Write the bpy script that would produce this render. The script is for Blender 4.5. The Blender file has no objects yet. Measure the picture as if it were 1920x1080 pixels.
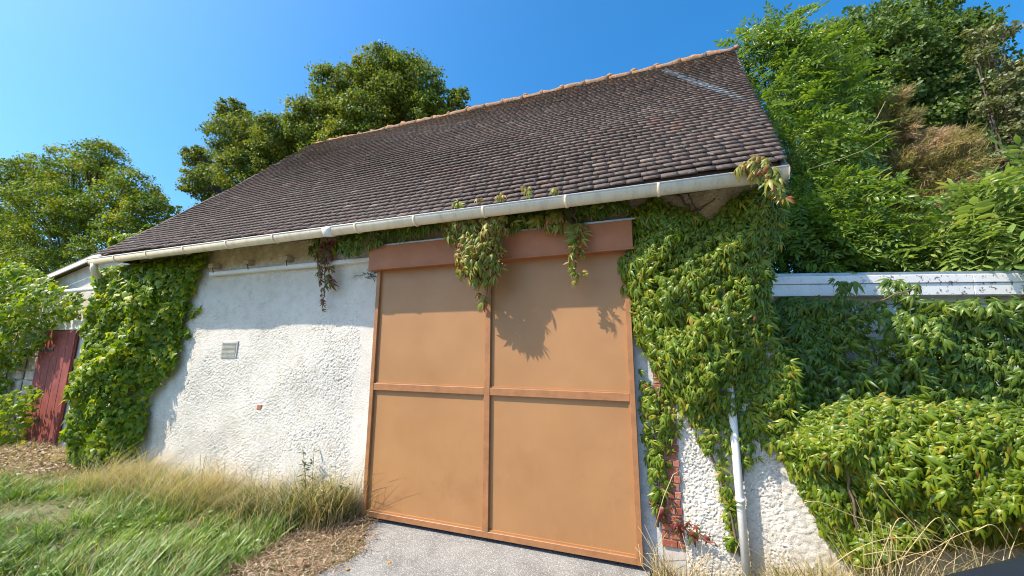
import bpy, math, random
import numpy as np
from mathutils import Vector, Matrix, Quaternion

random.seed(7)
RNG = np.random.default_rng(11)
scene = bpy.context.scene
COL = scene.collection

# ------------------------------------------------------------------ camera
F, YAW, PITCH, ROLL = 701.81, 0.33761, 0.16494, 0.00364
CAM = np.array([0.0, -3.395, 1.70])
fw = np.array([-math.sin(YAW) * math.cos(PITCH), math.cos(YAW) * math.cos(PITCH), math.sin(PITCH)])
rt = np.array([math.cos(YAW), math.sin(YAW), 0.0])
up = np.cross(rt, fw)
rt, up = math.cos(ROLL) * rt + math.sin(ROLL) * up, -math.sin(ROLL) * rt + math.cos(ROLL) * up
cd = bpy.data.cameras.new('camera')
cd.sensor_width = 36.0
cd.lens = F / 1920.0 * 36.0
cd.clip_start = 0.05
cd.clip_end = 2000
cam = bpy.data.objects.new('camera', cd)
COL.objects.link(cam)
cam.matrix_world = Matrix(((rt[0], up[0], -fw[0], CAM[0]), (rt[1], up[1], -fw[1], CAM[1]), (rt[2], up[2], -fw[2], CAM[2]), (0, 0, 0, 1)))
scene.camera = cam

# ------------------------------------------------------------------ sky and sun
SUN = Vector((0.62, 0.50, -1.0)).normalized()      # direction of travel
elev = math.asin(-SUN.z)
azim = math.atan2(-SUN.x, -SUN.y)                  # from +Y towards +X
w = bpy.data.worlds.new('World')
scene.world = w
w.use_nodes = True
wn = w.node_tree.nodes
bg = wn['Background']
sky = wn.new('ShaderNodeTexSky')
sky.sky_type = 'NISHITA'
sky.sun_disc = False
sky.sun_elevation = elev
sky.sun_rotation = azim
sky.altitude = 100
sky.air_density = 1.1
sky.dust_density = 3.0
sky.ozone_density = 10.0
hs = wn.new('ShaderNodeHueSaturation')
hs.inputs['Hue'].default_value = 0.491
hs.inputs['Saturation'].default_value = 1.22
w.node_tree.links.new(sky.outputs[0], hs.inputs['Color'])
w.node_tree.links.new(hs.outputs[0], bg.inputs[0])
bg.inputs[1].default_value = 0.139
sl = bpy.data.lights.new('sun', 'SUN')
sl.energy = 3.65
sl.angle = math.radians(0.5)
sl.color = (1.0, 0.90, 0.76)
so = bpy.data.objects.new('sun', sl)
COL.objects.link(so)
so.rotation_euler = SUN.to_track_quat('-Z', 'Y').to_euler()
scene.view_settings.view_transform = 'Standard'
scene.view_settings.look = 'None'
scene.view_settings.exposure = 1.03
scene.view_settings.gamma = 1.0
scene.render.engine = 'CYCLES'
cy = scene.cycles
cy.max_bounces = 6
cy.diffuse_bounces = 3
cy.glossy_bounces = 2
cy.transmission_bounces = 4
cy.transparent_max_bounces = 6
cy.use_denoising = True
cy.pixel_filter_type = 'BLACKMAN_HARRIS'
cy.filter_width = 1.05
cy.sample_clamp_indirect = 6


def at(px, py, Y):
    """point of the plane y = Y seen at a position of the photograph (1920 x 1080)"""
    d = fw + (px - 960) / F * rt - (py - 540) / F * up
    return CAM + (Y - CAM[1]) / d[1] * d


# ------------------------------------------------------------------ materials
def new_mat(name):
    m = bpy.data.materials.new(name)
    m.use_nodes = True
    nt = m.node_tree
    return m, nt, nt.nodes, nt.links, nt.nodes['Principled BSDF']


def noise(nt, scale, detail=4, rough=0.6, vec=None, dist=0.0):
    n = nt.nodes.new('ShaderNodeTexNoise')
    n.inputs['Scale'].default_value = scale
    n.inputs['Detail'].default_value = detail
    n.inputs['Roughness'].default_value = rough
    n.inputs['Distortion'].default_value = dist
    if vec is not None:
        nt.links.new(vec, n.inputs['Vector'])
    return n.outputs['Fac']


def pos(nt):
    return nt.nodes.new('ShaderNodeNewGeometry').outputs['Position']


def ramp(nt, fac, stops, interp='LINEAR'):
    r = nt.nodes.new('ShaderNodeValToRGB')
    r.color_ramp.interpolation = interp
    e = r.color_ramp.elements
    while len(e) < len(stops):
        e.new(0.5)
    for i, (p, c) in enumerate(stops):
        e[i].position = p
        e[i].color = (*c, 1) if len(c) == 3 else c
    nt.links.new(fac, r.inputs['Fac'])
    return r.outputs['Color']


def mix(nt, fac, a, b, mode='MIX'):
    m = nt.nodes.new('ShaderNodeMix')
    m.data_type = 'RGBA'
    m.blend_type = mode
    for sock, v in ((m.inputs['Factor'], fac), (m.inputs['A'], a), (m.inputs['B'], b)):
        if hasattr(v, 'is_linked'):
            nt.links.new(v, sock)
        elif isinstance(v, (int, float)):
            sock.default_value = v
        else:
            sock.default_value = (*v, 1)
    return m.outputs['Result']


def mth(nt, op, a, b=None, clamp=False):
    m = nt.nodes.new('ShaderNodeMath')
    m.operation = op
    m.use_clamp = clamp
    for i, v in enumerate((a, b)):
        if v is None:
            continue
        if hasattr(v, 'is_linked'):
            nt.links.new(v, m.inputs[i])
        else:
            m.inputs[i].default_value = v
    return m.outputs[0]


def maprange(nt, v, a, b, c=0.0, d=1.0):
    m = nt.nodes.new('ShaderNodeMapRange')
    nt.links.new(v, m.inputs[0])
    for i, x in enumerate((a, b, c, d)):
        m.inputs[i + 1].default_value = x
    return m.outputs[0]


def bump(nt, bsdf, h, strength=0.3, dist=0.01):
    b = nt.nodes.new('ShaderNodeBump')
    b.inputs['Strength'].default_value = strength
    b.inputs['Distance'].default_value = dist
    nt.links.new(h, b.inputs['Height'])
    nt.links.new(b.outputs[0], bsdf.inputs['Normal'])


def rnd(nt):
    """one number for every loose piece and every object"""
    g = nt.nodes.new('ShaderNodeNewGeometry').outputs['Random Per Island']
    o = nt.nodes.new('ShaderNodeObjectInfo').outputs['Random']
    return mth(nt, 'FRACT', mth(nt, 'ADD', g, o))


def sepxyz(nt, v):
    s = nt.nodes.new('ShaderNodeSeparateXYZ')
    nt.links.new(v, s.inputs[0])
    return s.outputs


def leaf_mat(name, stops, trans=0.4, rough=0.42, spec=0.5, noise_scale=1.2, stops2=None):
    m, nt, N, L, b = new_mat(name)
    c = ramp(nt, rnd(nt), stops)
    if stops2:
        f = ramp(nt, noise(nt, noise_scale, 2, 0.5, pos(nt)), [(0.52, (0, 0, 0)), (0.68, (1, 1, 1))])
        c = mix(nt, f, c, ramp(nt, rnd(nt), stops2))
    L.new(c, b.inputs['Base Color'])
    b.inputs['Roughness'].default_value = rough
    b.inputs['Specular IOR Level'].default_value = spec
    t = N.new('ShaderNodeBsdfTranslucent')
    tc = mix(nt, 1.0, c, (1.5, 1.45, 0.6), 'MULTIPLY')
    L.new(tc, t.inputs['Color'])
    ms = N.new('ShaderNodeMixShader')
    ms.inputs[0].default_value = trans
    L.new(b.outputs[0], ms.inputs[1])
    L.new(t.outputs[0], ms.inputs[2])
    L.new(ms.outputs[0], N['Material Output'].inputs['Surface'])
    return m


def simple(name, col, rough=0.6, var=0.15, scale=12.0, bmp=0.0, bscale=60.0, spec=0.5, metal=0.0):
    m, nt, N, L, b = new_mat(name)
    n = noise(nt, scale, 5, 0.65, pos(nt))
    lo = tuple(max(0, x * (1 - var)) for x in col)
    hi = tuple(min(1, x * (1 + var)) for x in col)
    L.new(ramp(nt, n, [(0.3, lo), (0.7, hi)]), b.inputs['Base Color'])
    b.inputs['Roughness'].default_value = rough
    b.inputs['Specular IOR Level'].default_value = spec
    b.inputs['Metallic'].default_value = metal
    if bmp:
        bump(nt, b, noise(nt, bscale, 4, 0.6, pos(nt)), bmp, 0.01)
    return m


M = {}
# --- foliage
M['creeper'] = leaf_mat('creeper_leaf', [(0.0, (.08, .135, .010)), (0.35, (.13, .21, .012)), (0.7, (.20, .27, .015)), (0.95, (.31, .31, .02)), (0.985, (.36, .26, .03)), (1.0, (.33, .10, .03))], 0.34, 0.36, 0.5)
M['creeper_warm'] = leaf_mat('creeper_leaf_turning', [(0.0, (.13, .19, .02)), (0.45, (.24, .27, .03)), (0.72, (.34, .26, .04)), (0.88, (.36, .15, .05)), (1.0, (.28, .06, .04))], 0.35, 0.42)
M['creeper_red'] = leaf_mat('creeper_leaf_red', [(0.0, (.22, .035, .035)), (0.4, (.16, .045, .03)), (0.6, (.09, .12, .02)), (0.85, (.15, .18, .03)), (1.0, (.38, .03, .05))], 0.3, 0.42)
M['creeper_deep'] = leaf_mat('creeper_leaf_deep', [(0.0, (.065, .125, .014)), (0.5, (.105, .18, .018)), (0.85, (.16, .23, .02)), (1.0, (.23, .26, .025))], 0.34, 0.36, 0.5)
M['ivy'] = leaf_mat('ivy_leaf', [(0.0, (.085, .16, .010)), (0.5, (.165, .255, .012)), (0.8, (.27, .35, .014)), (0.97, (.38, .40, .02)), (1.0, (.48, .40, .02))], 0.44, 0.42, 0.35)
M['maple'] = leaf_mat('tree_leaf_maple', [(0.0, (.065, .125, .014)), (0.5, (.115, .195, .018)), (0.85, (.19, .26, .022)), (1.0, (.32, .29, .025))], 0.38, 0.5, 0.3, 0.55, [(0.0, (.22, .28, .016)), (1.0, (.38, .38, .022))])
M['maple2'] = leaf_mat('tree_leaf_field_maple', [(0.0, (.07, .12, .018)), (0.5, (.12, .18, .024)), (0.85, (.18, .23, .03)), (1.0, (.27, .25, .03))], 0.38, 0.5, 0.3, 0.45, [(0.0, (.19, .23, .02)), (1.0, (.28, .28, .03))])
M['oak'] = leaf_mat('tree_leaf_oak', [(0.0, (.06, .115, .026)), (0.5, (.10, .17, .034)), (0.85, (.15, .22, .042)), (1.0, (.21, .25, .05))], 0.38, 0.5, 0.35)
M['ash'] = leaf_mat('tree_leaf_ash', [(0.0, (.10, .13, .04)), (0.5, (.16, .18, .06)), (1.0, (.22, .20, .09))], 0.35, 0.45)
M['wisteria'] = leaf_mat('wisteria_leaf', [(0.0, (.075, .145, .02)), (0.5, (.125, .21, .028)), (0.85, (.19, .28, .035)), (1.0, (.29, .34, .05))], 0.38, 0.36, 0.5)
M['wisteria_pale'] = leaf_mat('wisteria_leaf_pale', [(0.0, (.13, .22, .045)), (0.5, (.20, .29, .07)), (0.85, (.28, .36, .09)), (1.0, (.36, .40, .10))], 0.38, 0.34, 0.5)
M['tamarisk'] = leaf_mat('tamarisk_spray', [(0.0, (.17, .21, .06)), (0.5, (.28, .27, .10)), (0.8, (.42, .30, .15)), (1.0, (.48, .32, .18))], 0.4, 0.6, 0.3, 1.6, [(0.0, (.46, .33, .22)), (1.0, (.60, .42, .30))])
M['grass'] = leaf_mat('grass_blade', [(0.0, (.08, .16, .025)), (0.45, (.15, .26, .045)), (0.75, (.23, .34, .075)), (0.92, (.33, .38, .13)), (1.0, (.46, .44, .22))], 0.35, 0.45, 0.5, 1.1, [(0.0, (.20, .32, .05)), (1.0, (.32, .40, .08))])
M['straw'] = leaf_mat('dry_grass_blade', [(0.0, (.36, .28, .14)), (0.5, (.52, .42, .24)), (0.8, (.66, .56, .36)), (0.88, (.36, .36, .14)), (1.0, (.20, .26, .07))], 0.3, 0.55, 0.3)
M['litter'] = leaf_mat('leaf_litter', [(0.0, (.17, .085, .04)), (0.35, (.29, .18, .10)), (0.7, (.42, .31, .20)), (1.0, (.58, .49, .37))], 0.1, 0.7, 0.3)
M['weed'] = leaf_mat('weed_leaf', [(0.0, (.05, .09, .02)), (0.6, (.10, .14, .03)), (1.0, (.20, .17, .06))], 0.3, 0.5)
M['fallen'] = leaf_mat('fallen_leaf', [(0.0, (.52, .25, .03)), (1.0, (.60, .33, .05))], 0.15, 0.6)
M['bark'] = simple('bark', (.09, .07, .05), 0.9, 0.35, 14, 0.6, 30)
M['vine_stem'] = simple('vine_stem', (.16, .11, .07), 0.85, 0.3, 20)
M['vine_red_stem'] = simple('vine_red_stem', (.26, .08, .05), 0.7, 0.3, 20)
M['green_stem'] = simple('green_stem', (.26, .26, .10), 0.6, 0.25, 20)
M['straw_stem'] = simple('straw_stem', (.48, .36, .17), 0.6, 0.25, 20)

# --- stucco of the barn
def stucco_mat():
    m, nt, N, L, b = new_mat('white_stucco')
    P = pos(nt)
    z = sepxyz(nt, P)[2]
    white = ramp(nt, noise(nt, 7, 5, 0.7, P), [(0.28, (.58, .525, .43)), (0.5, (.70, .645, .555)), (0.75, (.75, .70, .61))])
    # rust and earth stains near the foot of the wall, with a ragged edge
    st = mth(nt, 'MULTIPLY', maprange(nt, z, 1.0, 0.15), ramp(nt, noise(nt, 2.6, 6, 0.7, P), [(0.46, (0, 0, 0)), (0.72, (1, 1, 1))]))
    white = mix(nt, mth(nt, 'MULTIPLY', st, 0.75), white, (.50, .40, .27))
    gr_ = ramp(nt, noise(nt, 1.5, 6, 0.75, P, 0.7), [(0.50, (0, 0, 0)), (0.66, (1, 1, 1))])
    white = mix(nt, mth(nt, 'MULTIPLY', gr_, 0.42), white, (.50, .46, .40))
    # small chips where the paint is off
    ch = ramp(nt, noise(nt, 38, 3, 0.6, P), [(0.725, (0, 0, 0)), (0.76, (1, 1, 1))])
    white = mix(nt, mth(nt, 'MULTIPLY', ch, 0.75), white, (.27, .22, .17))
    # bare ochre render above the white paint
    och = ramp(nt, noise(nt, 9, 6, 0.7, P), [(0.3, (.40, .29, .14)), (0.55, (.56, .45, .26)), (0.72, (.70, .62, .45))])
    zz = mth(nt, 'ADD', z, mth(nt, 'MULTIPLY', noise(nt, 5, 4, 0.7, P), 0.28))
    c = mix(nt, maprange(nt, zz, 2.88, 2.97), white, och)
    L.new(c, b.inputs['Base Color'])
    b.inputs['Roughness'].default_value = 0.9
    b.inputs['Specular IOR Level'].default_value = 0.2
    bump(nt, b, noise(nt, 85, 5, 0.7, P), 0.75, 0.009)
    return m


M['stucco'] = stucco_mat()
M['plaster'] = simple('plain_plaster', (.70, .69, .66), 0.9, 0.12, 6, 0.3, 40, 0.2)
M['grey_render'] = simple('grey_render', (.50, .50, .49), 0.9, 0.2, 14, 0.4, 60, 0.2)
M['annex_wall'] = simple('annex_wall', (.60, .55, .47), 0.9, 0.22, 5, 0.6, 25, 0.2)
M['mortar'] = simple('mortar', (.55, .50, .44), 0.95, 0.15, 30)
M['hip'] = simple('hip_mortar', (.24, .19, .15), 0.95, 0.35, 20, 0.6, 40)
M['soffit'] = simple('soffit_wood', (.16, .12, .085), 0.85, 0.3, 8)
M['lath'] = simple('roof_deck', (.05, .035, .028), 0.95, 0.3, 6)


def brick_mat():
    m, nt, N, L, b = new_mat('red_brick')
    P = pos(nt)
    c = ramp(nt, rnd(nt), [(0, (.24, .065, .035)), (0.4, (.33, .10, .05)), (0.75, (.42, .15, .075)), (1, (.30, .12, .09))])
    c = mix(nt, ramp(nt, noise(nt, 32, 4, 0.7, P), [(0.58, (0, 0, 0)), (0.72, (.8, .8, .8))]), c, (.50, .43, .36))
    L.new(c, b.inputs['Base Color'])
    b.inputs['Roughness'].default_value = 0.9
    bump(nt, b, noise(nt, 90, 4, 0.6, P), 0.5, 0.006)
    return m


M['brick'] = brick_mat()


def door_mat():
    m, nt, N, L, b = new_mat('brown_door_paint')
    P = pos(nt)
    c = ramp(nt, noise(nt, 1.1, 4, 0.6, P), [(0.3, (.335, .162, .060)), (0.7, (.415, .208, .080))])
    mp = N.new('ShaderNodeMapping')
    mp.inputs['Scale'].default_value = (28, 28, 1.6)
    L.new(P, mp.inputs['Vector'])
    streak = ramp(nt, noise(nt, 1.0, 5, 0.75, mp.outputs[0]), [(0.60, (0, 0, 0)), (0.80, (1, 1, 1))])
    zlow = maprange(nt, sepxyz(nt, P)[2], 1.2, 0.3)
    c = mix(nt, mth(nt, 'MULTIPLY', streak, mth(nt, 'ADD', mth(nt, 'MULTIPLY', zlow, 0.6), 0.16)), c, (.52, .30, .13))
    blot = ramp(nt, noise(nt, 3.3, 5, 0.7, P, 0.8), [(0.55, (0, 0, 0)), (0.75, (1, 1, 1))])
    c = mix(nt, mth(nt, 'MULTIPLY', blot, mth(nt, 'ADD', mth(nt, 'MULTIPLY', zlow, 0.45), 0.18)), c, (.31, .135, .05))
    spots = ramp(nt, noise(nt, 55, 2, 0.5, P), [(0.77, (0, 0, 0)), (0.79, (1, 1, 1))])
    c = mix(nt, mth(nt, 'MULTIPLY', spots, 0.6), c, (.17, .08, .035))
    L.new(c, b.inputs['Base Color'])
    L.new(maprange(nt, noise(nt, 6, 4, 0.6, P), 0.3, 0.7, 0.38, 0.58), b.inputs['Roughness'])
    bump(nt, b, noise(nt, 2.2, 2, 0.5, P), 0.12, 0.03)
    return m


M['door'] = door_mat()
M['door_frame'] = simple('brown_frame_paint', (.33, .145, .055), 0.5, 0.2, 9)
M['door_header'] = simple('brown_header_paint', (.38, .135, .045), 0.55, 0.14, 5)
M['zinc'] = simple('zinc', (.42, .45, .46), 0.42, 0.25, 7, 0.1, 20, 0.5, 0.75)
M['pvc_cream'] = simple('cream_pvc', (.84, .72, .52), 0.38, 0.07, 3)
def grimy(name, col, dirt, amt):
    m, nt, N, L, b = new_mat(name)
    P = pos(nt)
    c = ramp(nt, noise(nt, 3, 4, 0.6, P), [(0.3, tuple(x * .92 for x in col)), (0.7, col)])
    mp = N.new('ShaderNodeMapping')
    mp.inputs['Scale'].default_value = (9, 5, 2.0)
    L.new(P, mp.inputs['Vector'])
    f = ramp(nt, noise(nt, 1.6, 6, 0.75, mp.outputs[0]), [(0.48, (0, 0, 0)), (0.75, (1, 1, 1))])
    c = mix(nt, mth(nt, 'MULTIPLY', f, amt), c, dirt)
    L.new(c, b.inputs['Base Color'])
    b.inputs['Roughness'].default_value = 0.42
    return m


M['pvc_cream'] = grimy('cream_pvc', (.84, .72, .52), (.34, .27, .18), 0.55)
M['pvc_white'] = simple('white_pvc', (.74, .74, .72), 0.4, 0.08, 5)
M['white_paint'] = simple('white_paint', (.76, .75, .72), 0.6, 0.08, 9, 0.2, 40)
M['iron'] = simple('dark_iron', (.05, .045, .045), 0.7, 0.3, 30)
M['vent'] = simple('vent_metal', (.52, .51, .45), 0.8, 0.2, 20)
M['vent_dark'] = simple('vent_shadow', (.30, .29, .25), 0.8, 0.15, 20)
M['black'] = simple('black_gap', (.02, .02, .02), 0.9, 0.1)
M['ochre_block'] = simple('ochre_wood', (.42, .33, .20), 0.85, 0.3, 30)
M['stone'] = simple('pale_stone', (.52, .42, .33), 0.95, 0.25, 12, 0.6, 40)


def peeling():
    m, nt, N, L, b = new_mat('flaking_white_paint')
    P = pos(nt)
    c = ramp(nt, noise(nt, 9, 5, 0.7, P), [(0.3, (.74, .71, .66)), (0.7, (.84, .81, .76))])
    xr = maprange(nt, sepxyz(nt, P)[0], 1.7, 2.1)
    f = ramp(nt, noise(nt, 22, 5, 0.7, P, 0.6), [(0.565, (0, 0, 0)), (0.60, (1, 1, 1))])
    c = mix(nt, mth(nt, 'MULTIPLY', f, mth(nt, 'ADD', mth(nt, 'MULTIPLY', xr, 0.8), 0.15)), c, (.16, .11, .09))
    L.new(c, b.inputs['Base Color'])
    b.inputs['Roughness'].default_value = 0.55
    return m


M['peeling'] = peeling()


def red_mat():
    m, nt, N, L, b = new_mat('faded_red_paint')
    P = pos(nt)
    c = ramp(nt, noise(nt, 6, 5, 0.7, P), [(0.3, (.22, .042, .032)), (0.7, (.32, .075, .055))])
    f = ramp(nt, noise(nt, 24, 5, 0.7, P), [(0.64, (0, 0, 0)), (0.68, (1, 1, 1))])
    c = mix(nt, mth(nt, 'MULTIPLY', f, 0.5), c, (.13, .045, .035))
    L.new(c, b.inputs['Base Color'])
    b.inputs['Roughness'].default_value = 0.75
    return m


M['red'] = red_mat()


STK, STC = -0.397, 2.685      # line of the painted reflection streak: x = STK * z + STC


def tile_mat():
    m, nt, N, L, b = new_mat('old_clay_tile')
    P = pos(nt)
    r = rnd(nt)
    c = ramp(nt, r, [(0, (.115, .086, .074)), (0.3, (.150, .112, .095)), (0.6, (.168, .120, .098)), (0.8, (.132, .102, .090)), (0.94, (.20, .125, .098)), (0.985, (.28, .225, .185)), (1, (.22, .115, .085))])
    c = mix(nt, ramp(nt, noise(nt, 2.0, 4, 0.6, P), [(0.35, (.15, .15, .15)), (0.7, (.0, .0, .0))]), c, (.16, .13, .12))
    li = ramp(nt, noise(nt, 26, 6, 0.75, P), [(0.575, (0, 0, 0)), (0.66, (1, 1, 1))])
    c = mix(nt, mth(nt, 'MULTIPLY', li, 0.9), c, (.46, .43, .38))
    z = sepxyz(nt, P)[2]
    x = sepxyz(nt, P)[0]
    # orange lichen along the ridge and on the verge
    o = mth(nt, 'MULTIPLY', maprange(nt, z, 5.25, 5.72), ramp(nt, noise(nt, 9, 5, 0.7, P), [(0.46, (0, 0, 0)), (0.66, (1, 1, 1))]))
    c = mix(nt, mth(nt, 'MULTIPLY', o, 0.55), c, (.42, .19, .04))
    # pale grey-blue streak: a window-glass reflection painted into the tile colour
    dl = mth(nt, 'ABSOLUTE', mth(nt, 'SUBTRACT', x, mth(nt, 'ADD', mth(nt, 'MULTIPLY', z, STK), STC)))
    refl = mth(nt, 'MULTIPLY', maprange(nt, dl, .055, .03), mth(nt, 'MULTIPLY', maprange(nt, z, 4.05, 4.5), maprange(nt, z, 5.66, 5.58)))
    c = mix(nt, mth(nt, 'MULTIPLY', refl, maprange(nt, noise(nt, 14, 4, 0.7, P), 0.3, 0.6, .35, .8)), c, (.36, .42, .47))
    L.new(c, b.inputs['Base Color'])
    b.inputs['Roughness'].default_value = 0.8
    b.inputs['Specular IOR Level'].default_value = 0.3
    bump(nt, b, noise(nt, 70, 4, 0.7, P), 0.5, 0.005)
    return m


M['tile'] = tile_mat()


def ridge_mat():
    m, nt, N, L, b = new_mat('ridge_tile_lichen')
    P = pos(nt)
    c = ramp(nt, noise(nt, 13, 5, 0.75, P), [(0.32, (.20, .075, .03)), (0.44, (.30, .23, .17)), (0.55, (.36, .15, .04)), (0.68, (.40, .34, .27))])
    L.new(c, b.inputs['Base Color'])
    b.inputs['Roughness'].default_value = 0.95
    bump(nt, b, noise(nt, 40, 5, 0.7, P), 0.9, 0.02)
    return m


M['ridge'] = ridge_mat()


def ground_mat():
    m, nt, N, L, b = new_mat('soil_and_turf')
    P = pos(nt)
    c = ramp(nt, noise(nt, 1.4, 6, 0.7, P), [(0.3, (.09, .10, .035)), (0.5, (.14, .13, .05)), (0.7, (.22, .17, .09))])
    c = mix(nt, 0.4, c, ramp(nt, noise(nt, 30, 5, 0.7, P), [(0.3, (.05, .05, .02)), (0.7, (.27, .22, .12))]))
    L.new(c, b.inputs['Base Color'])
    b.inputs['Roughness'].default_value = 0.95
    bump(nt, b, noise(nt, 25, 5, 0.7, P), 0.7, 0.03)
    return m


M['ground'] = ground_mat()


def asphalt_mat():
    m, nt, N, L, b = new_mat('worn_pale_asphalt')
    P = pos(nt)
    v = N.new('ShaderNodeTexVoronoi')
    v.inputs['Scale'].default_value = 85
    L.new(P, v.inputs['Vector'])
    chips = ramp(nt, sepxyz(nt, v.outputs['Color'])[0], [(0.0, (.14, .135, .125)), (0.5, (.29, .28, .255)), (0.85, (.38, .365, .33)), (1, (.52, .50, .46))])
    c = mix(nt, ramp(nt, v.outputs['Distance'], [(0.35, (0, 0, 0)), (0.65, (1, 1, 1))]), chips, (.14, .135, .125))
    c = mix(nt, 0.45, c, ramp(nt, noise(nt, 3, 5, 0.7, P), [(0.34, (.17, .16, .145)), (0.5, (.30, .29, .265)), (0.7, (.38, .37, .34))]))
    L.new(c, b.inputs['Base Color'])
    b.inputs['Roughness'].default_value = 0.9
    bump(nt, b, v.outputs['Distance'], 0.5, 0.006)
    return m


M['asphalt'] = asphalt_mat()
M['car_paint'] = simple('dark_car_paint', (.012, .016, .026), 0.5, 0.15, 6)
M['car_glass'] = simple('car_glass', (.02, .025, .03), 0.06, 0.1)
M['rubber'] = simple('rubber', (.015, .015, .016), 0.75, 0.2)
M['rim'] = simple('rim_metal', (.35, .36, .37), 0.35, 0.1, 8, 0, 60, 0.5, 0.8)


# ------------------------------------------------------------------ mesh helpers
def mesh_np(name, V, Fc, mat, smooth=False):
    V = np.asarray(V, dtype=np.float32)
    Fc = np.asarray(Fc, dtype=np.int32)
    k = Fc.shape[1]
    me = bpy.data.meshes.new(name)
    me.vertices.add(len(V))
    me.vertices.foreach_set('co', V.ravel())
    me.loops.add(Fc.size)
    me.loops.foreach_set('vertex_index', Fc.ravel())
    me.polygons.add(len(Fc))
    me.polygons.foreach_set('loop_start', np.arange(0, Fc.size, k, dtype=np.int32))
    if smooth:
        me.polygons.foreach_set('use_smooth', np.ones(len(Fc), dtype=bool))
    me.update(calc_edges=True)
    me.materials.append(M[mat] if isinstance(mat, str) else mat)
    return me


def link(name, me, parent=None, loc=(0, 0, 0), **props):
    o = bpy.data.objects.new(name, me)
    COL.objects.link(o)
    if parent is not None:
        o.parent = parent
        if parent.type == 'EMPTY':
            base = Vector(parent['_b']) if '_b' in parent else Vector((0, 0, 0))
        else:
            base = Vector(parent['_b']) if '_b' in parent else Vector((0, 0, 0))
        o.location = Vector(loc) - base
        o['_b'] = tuple(Vector(loc))
    else:
        o.location = loc
        o['_b'] = tuple(Vector(loc))
    for k, v in props.items():
        o[k] = v
    return o


def thing(name, label, cat, loc=(0, 0, 0), group=None):
    o = link(name, None, None, loc, label=label, category=cat)
    o.empty_display_size = 0.1
    if group:
        o['group'] = group
    return o


class MB:
    """collects shapes for one mesh"""
    def __init__(self):
        self.v, self.f = [], []

    def add(self, vs, fs):
        b = len(self.v)
        self.v += [tuple(map(float, p)) for p in vs]
        self.f += [tuple(i + b for i in q) for q in fs]
        return self

    def box(self, x0, x1, y0, y1, z0, z1):
        vs = [(x, y, z) for x in (x0, x1) for y in (y0, y1) for z in (z0, z1)]
        return self.add(vs, [(0, 1, 3, 2), (4, 6, 7, 5), (0, 4, 5, 1), (2, 3, 7, 6), (0, 2, 6, 4), (1, 5, 7, 3)])

    def bbox(self, x0, x1, y0, y1, z0, z1, c=0.004):
        """box with chamfered long edges (all 12, cheap): 24 verts"""
        X, Y, Z = (x0, x1), (y0, y1), (z0, z1)
        vs, idx = [], {}
        for i in (0, 1):
            for j in (0, 1):
                for k in (0, 1):
                    sx, sy, sz = (1, -1)[i], (1, -1)[j], (1, -1)[k]
                    for a in range(3):
                        p = [X[i] + sx * c, Y[j] + sy * c, Z[k] + sz * c]
                        p[a] = (X[i], Y[j], Z[k])[a]
                        idx[(i, j, k, a)] = len(vs)
                        vs.append(tuple(p))
        fs = []
        for a in range(3):
            b, d = [(1, 2), (2, 0), (0, 1)][a]
            for s in (0, 1):
                q = []
                for (u, v) in ((0, 0), (1, 0), (1, 1), (0, 1)):
                    t = [0, 0, 0]
                    t[a], t[b], t[d] = s, u, v
                    q.append(idx[(*t, a)])
                fs.append(tuple(q if s else q[::-1]))
        for a in range(3):       # edges along axis a
            b, d = [(1, 2), (2, 0), (0, 1)][a]
            for u in (0, 1):
                for v in (0, 1):
                    t0 = [0, 0, 0]; t0[b], t0[d] = u, v
                    t1 = list(t0); t1[a] = 1
                    q = [idx[(*t0, b)], idx[(*t1, b)], idx[(*t1, d)], idx[(*t0, d)]]
                    fs.append(tuple(q if (u ^ v) else q[::-1]))
        for i in (0, 1):
            for j in (0, 1):
                for k in (0, 1):
                    q = [idx[(i, j, k, a)] for a in range(3)]
                    fs.append(tuple(q if (i + j + k) % 2 == 1 else q[::-1]))
        return self.add(vs, fs)

    def tube(self, pts, radii, n=6, caps=True):
        pts = [np.array(p, float) for p in pts]
        if isinstance(radii, (int, float)):
            radii = [radii] * len(pts)
        rings = []
        prev = None
        for i, p in enumerate(pts):
            t = pts[min(i + 1, len(pts) - 1)] - pts[max(i - 1, 0)]
            t = t / (np.linalg.norm(t) + 1e-9)
            if prev is None:
                a = np.array([0, 0, 1.0]) if abs(t[2]) < 0.9 else np.array([1.0, 0, 0])
                u = np.cross(t, a)
            else:
                u = prev - t * (prev @ t)
            u = u / (np.linalg.norm(u) + 1e-9)
            prev = u
            v = np.cross(t, u)
            rings.append([p + radii[i] * (math.cos(2 * math.pi * k / n) * u + math.sin(2 * math.pi * k / n) * v) for k in range(n)])
        vs = [q for r in rings for q in r]
        fs = []
        for i in range(len(rings) - 1):
            for k in range(n):
                fs.append((i * n + k, i * n + (k + 1) % n, (i + 1) * n + (k + 1) % n, (i + 1) * n + k))
        if caps:
            fs.append(tuple(range(n))[::-1])
            fs.append(tuple((len(rings) - 1) * n + k for k in range(n)))
        return self.add(vs, fs)

    def mesh(self, name, mat, smooth=False, auto=None):
        me = bpy.data.meshes.new(name)
        me.from_pydata(self.v, [], self.f)
        me.materials.append(M[mat])
        if smooth:
            me.polygons.foreach_set('use_smooth', np.ones(len(me.polygons), dtype=bool))
        me.update()
        return me

    def build(self, name, mat, parent=None, smooth=False, **props):
        return link(name, self.mesh(name, mat, smooth), parent, (0, 0, 0), **props)


def norm(a):
    return a / (np.linalg.norm(a, axis=-1, keepdims=True) + 1e-9)


def frames(d, n):
    """rotation matrices with local +Y along d and local +Z close to n"""
    d = norm(d)
    z = norm(n - (n * d).sum(-1, keepdims=True) * d)
    x = np.cross(d, z)
    return np.stack([x, d, z], axis=-1)


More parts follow.
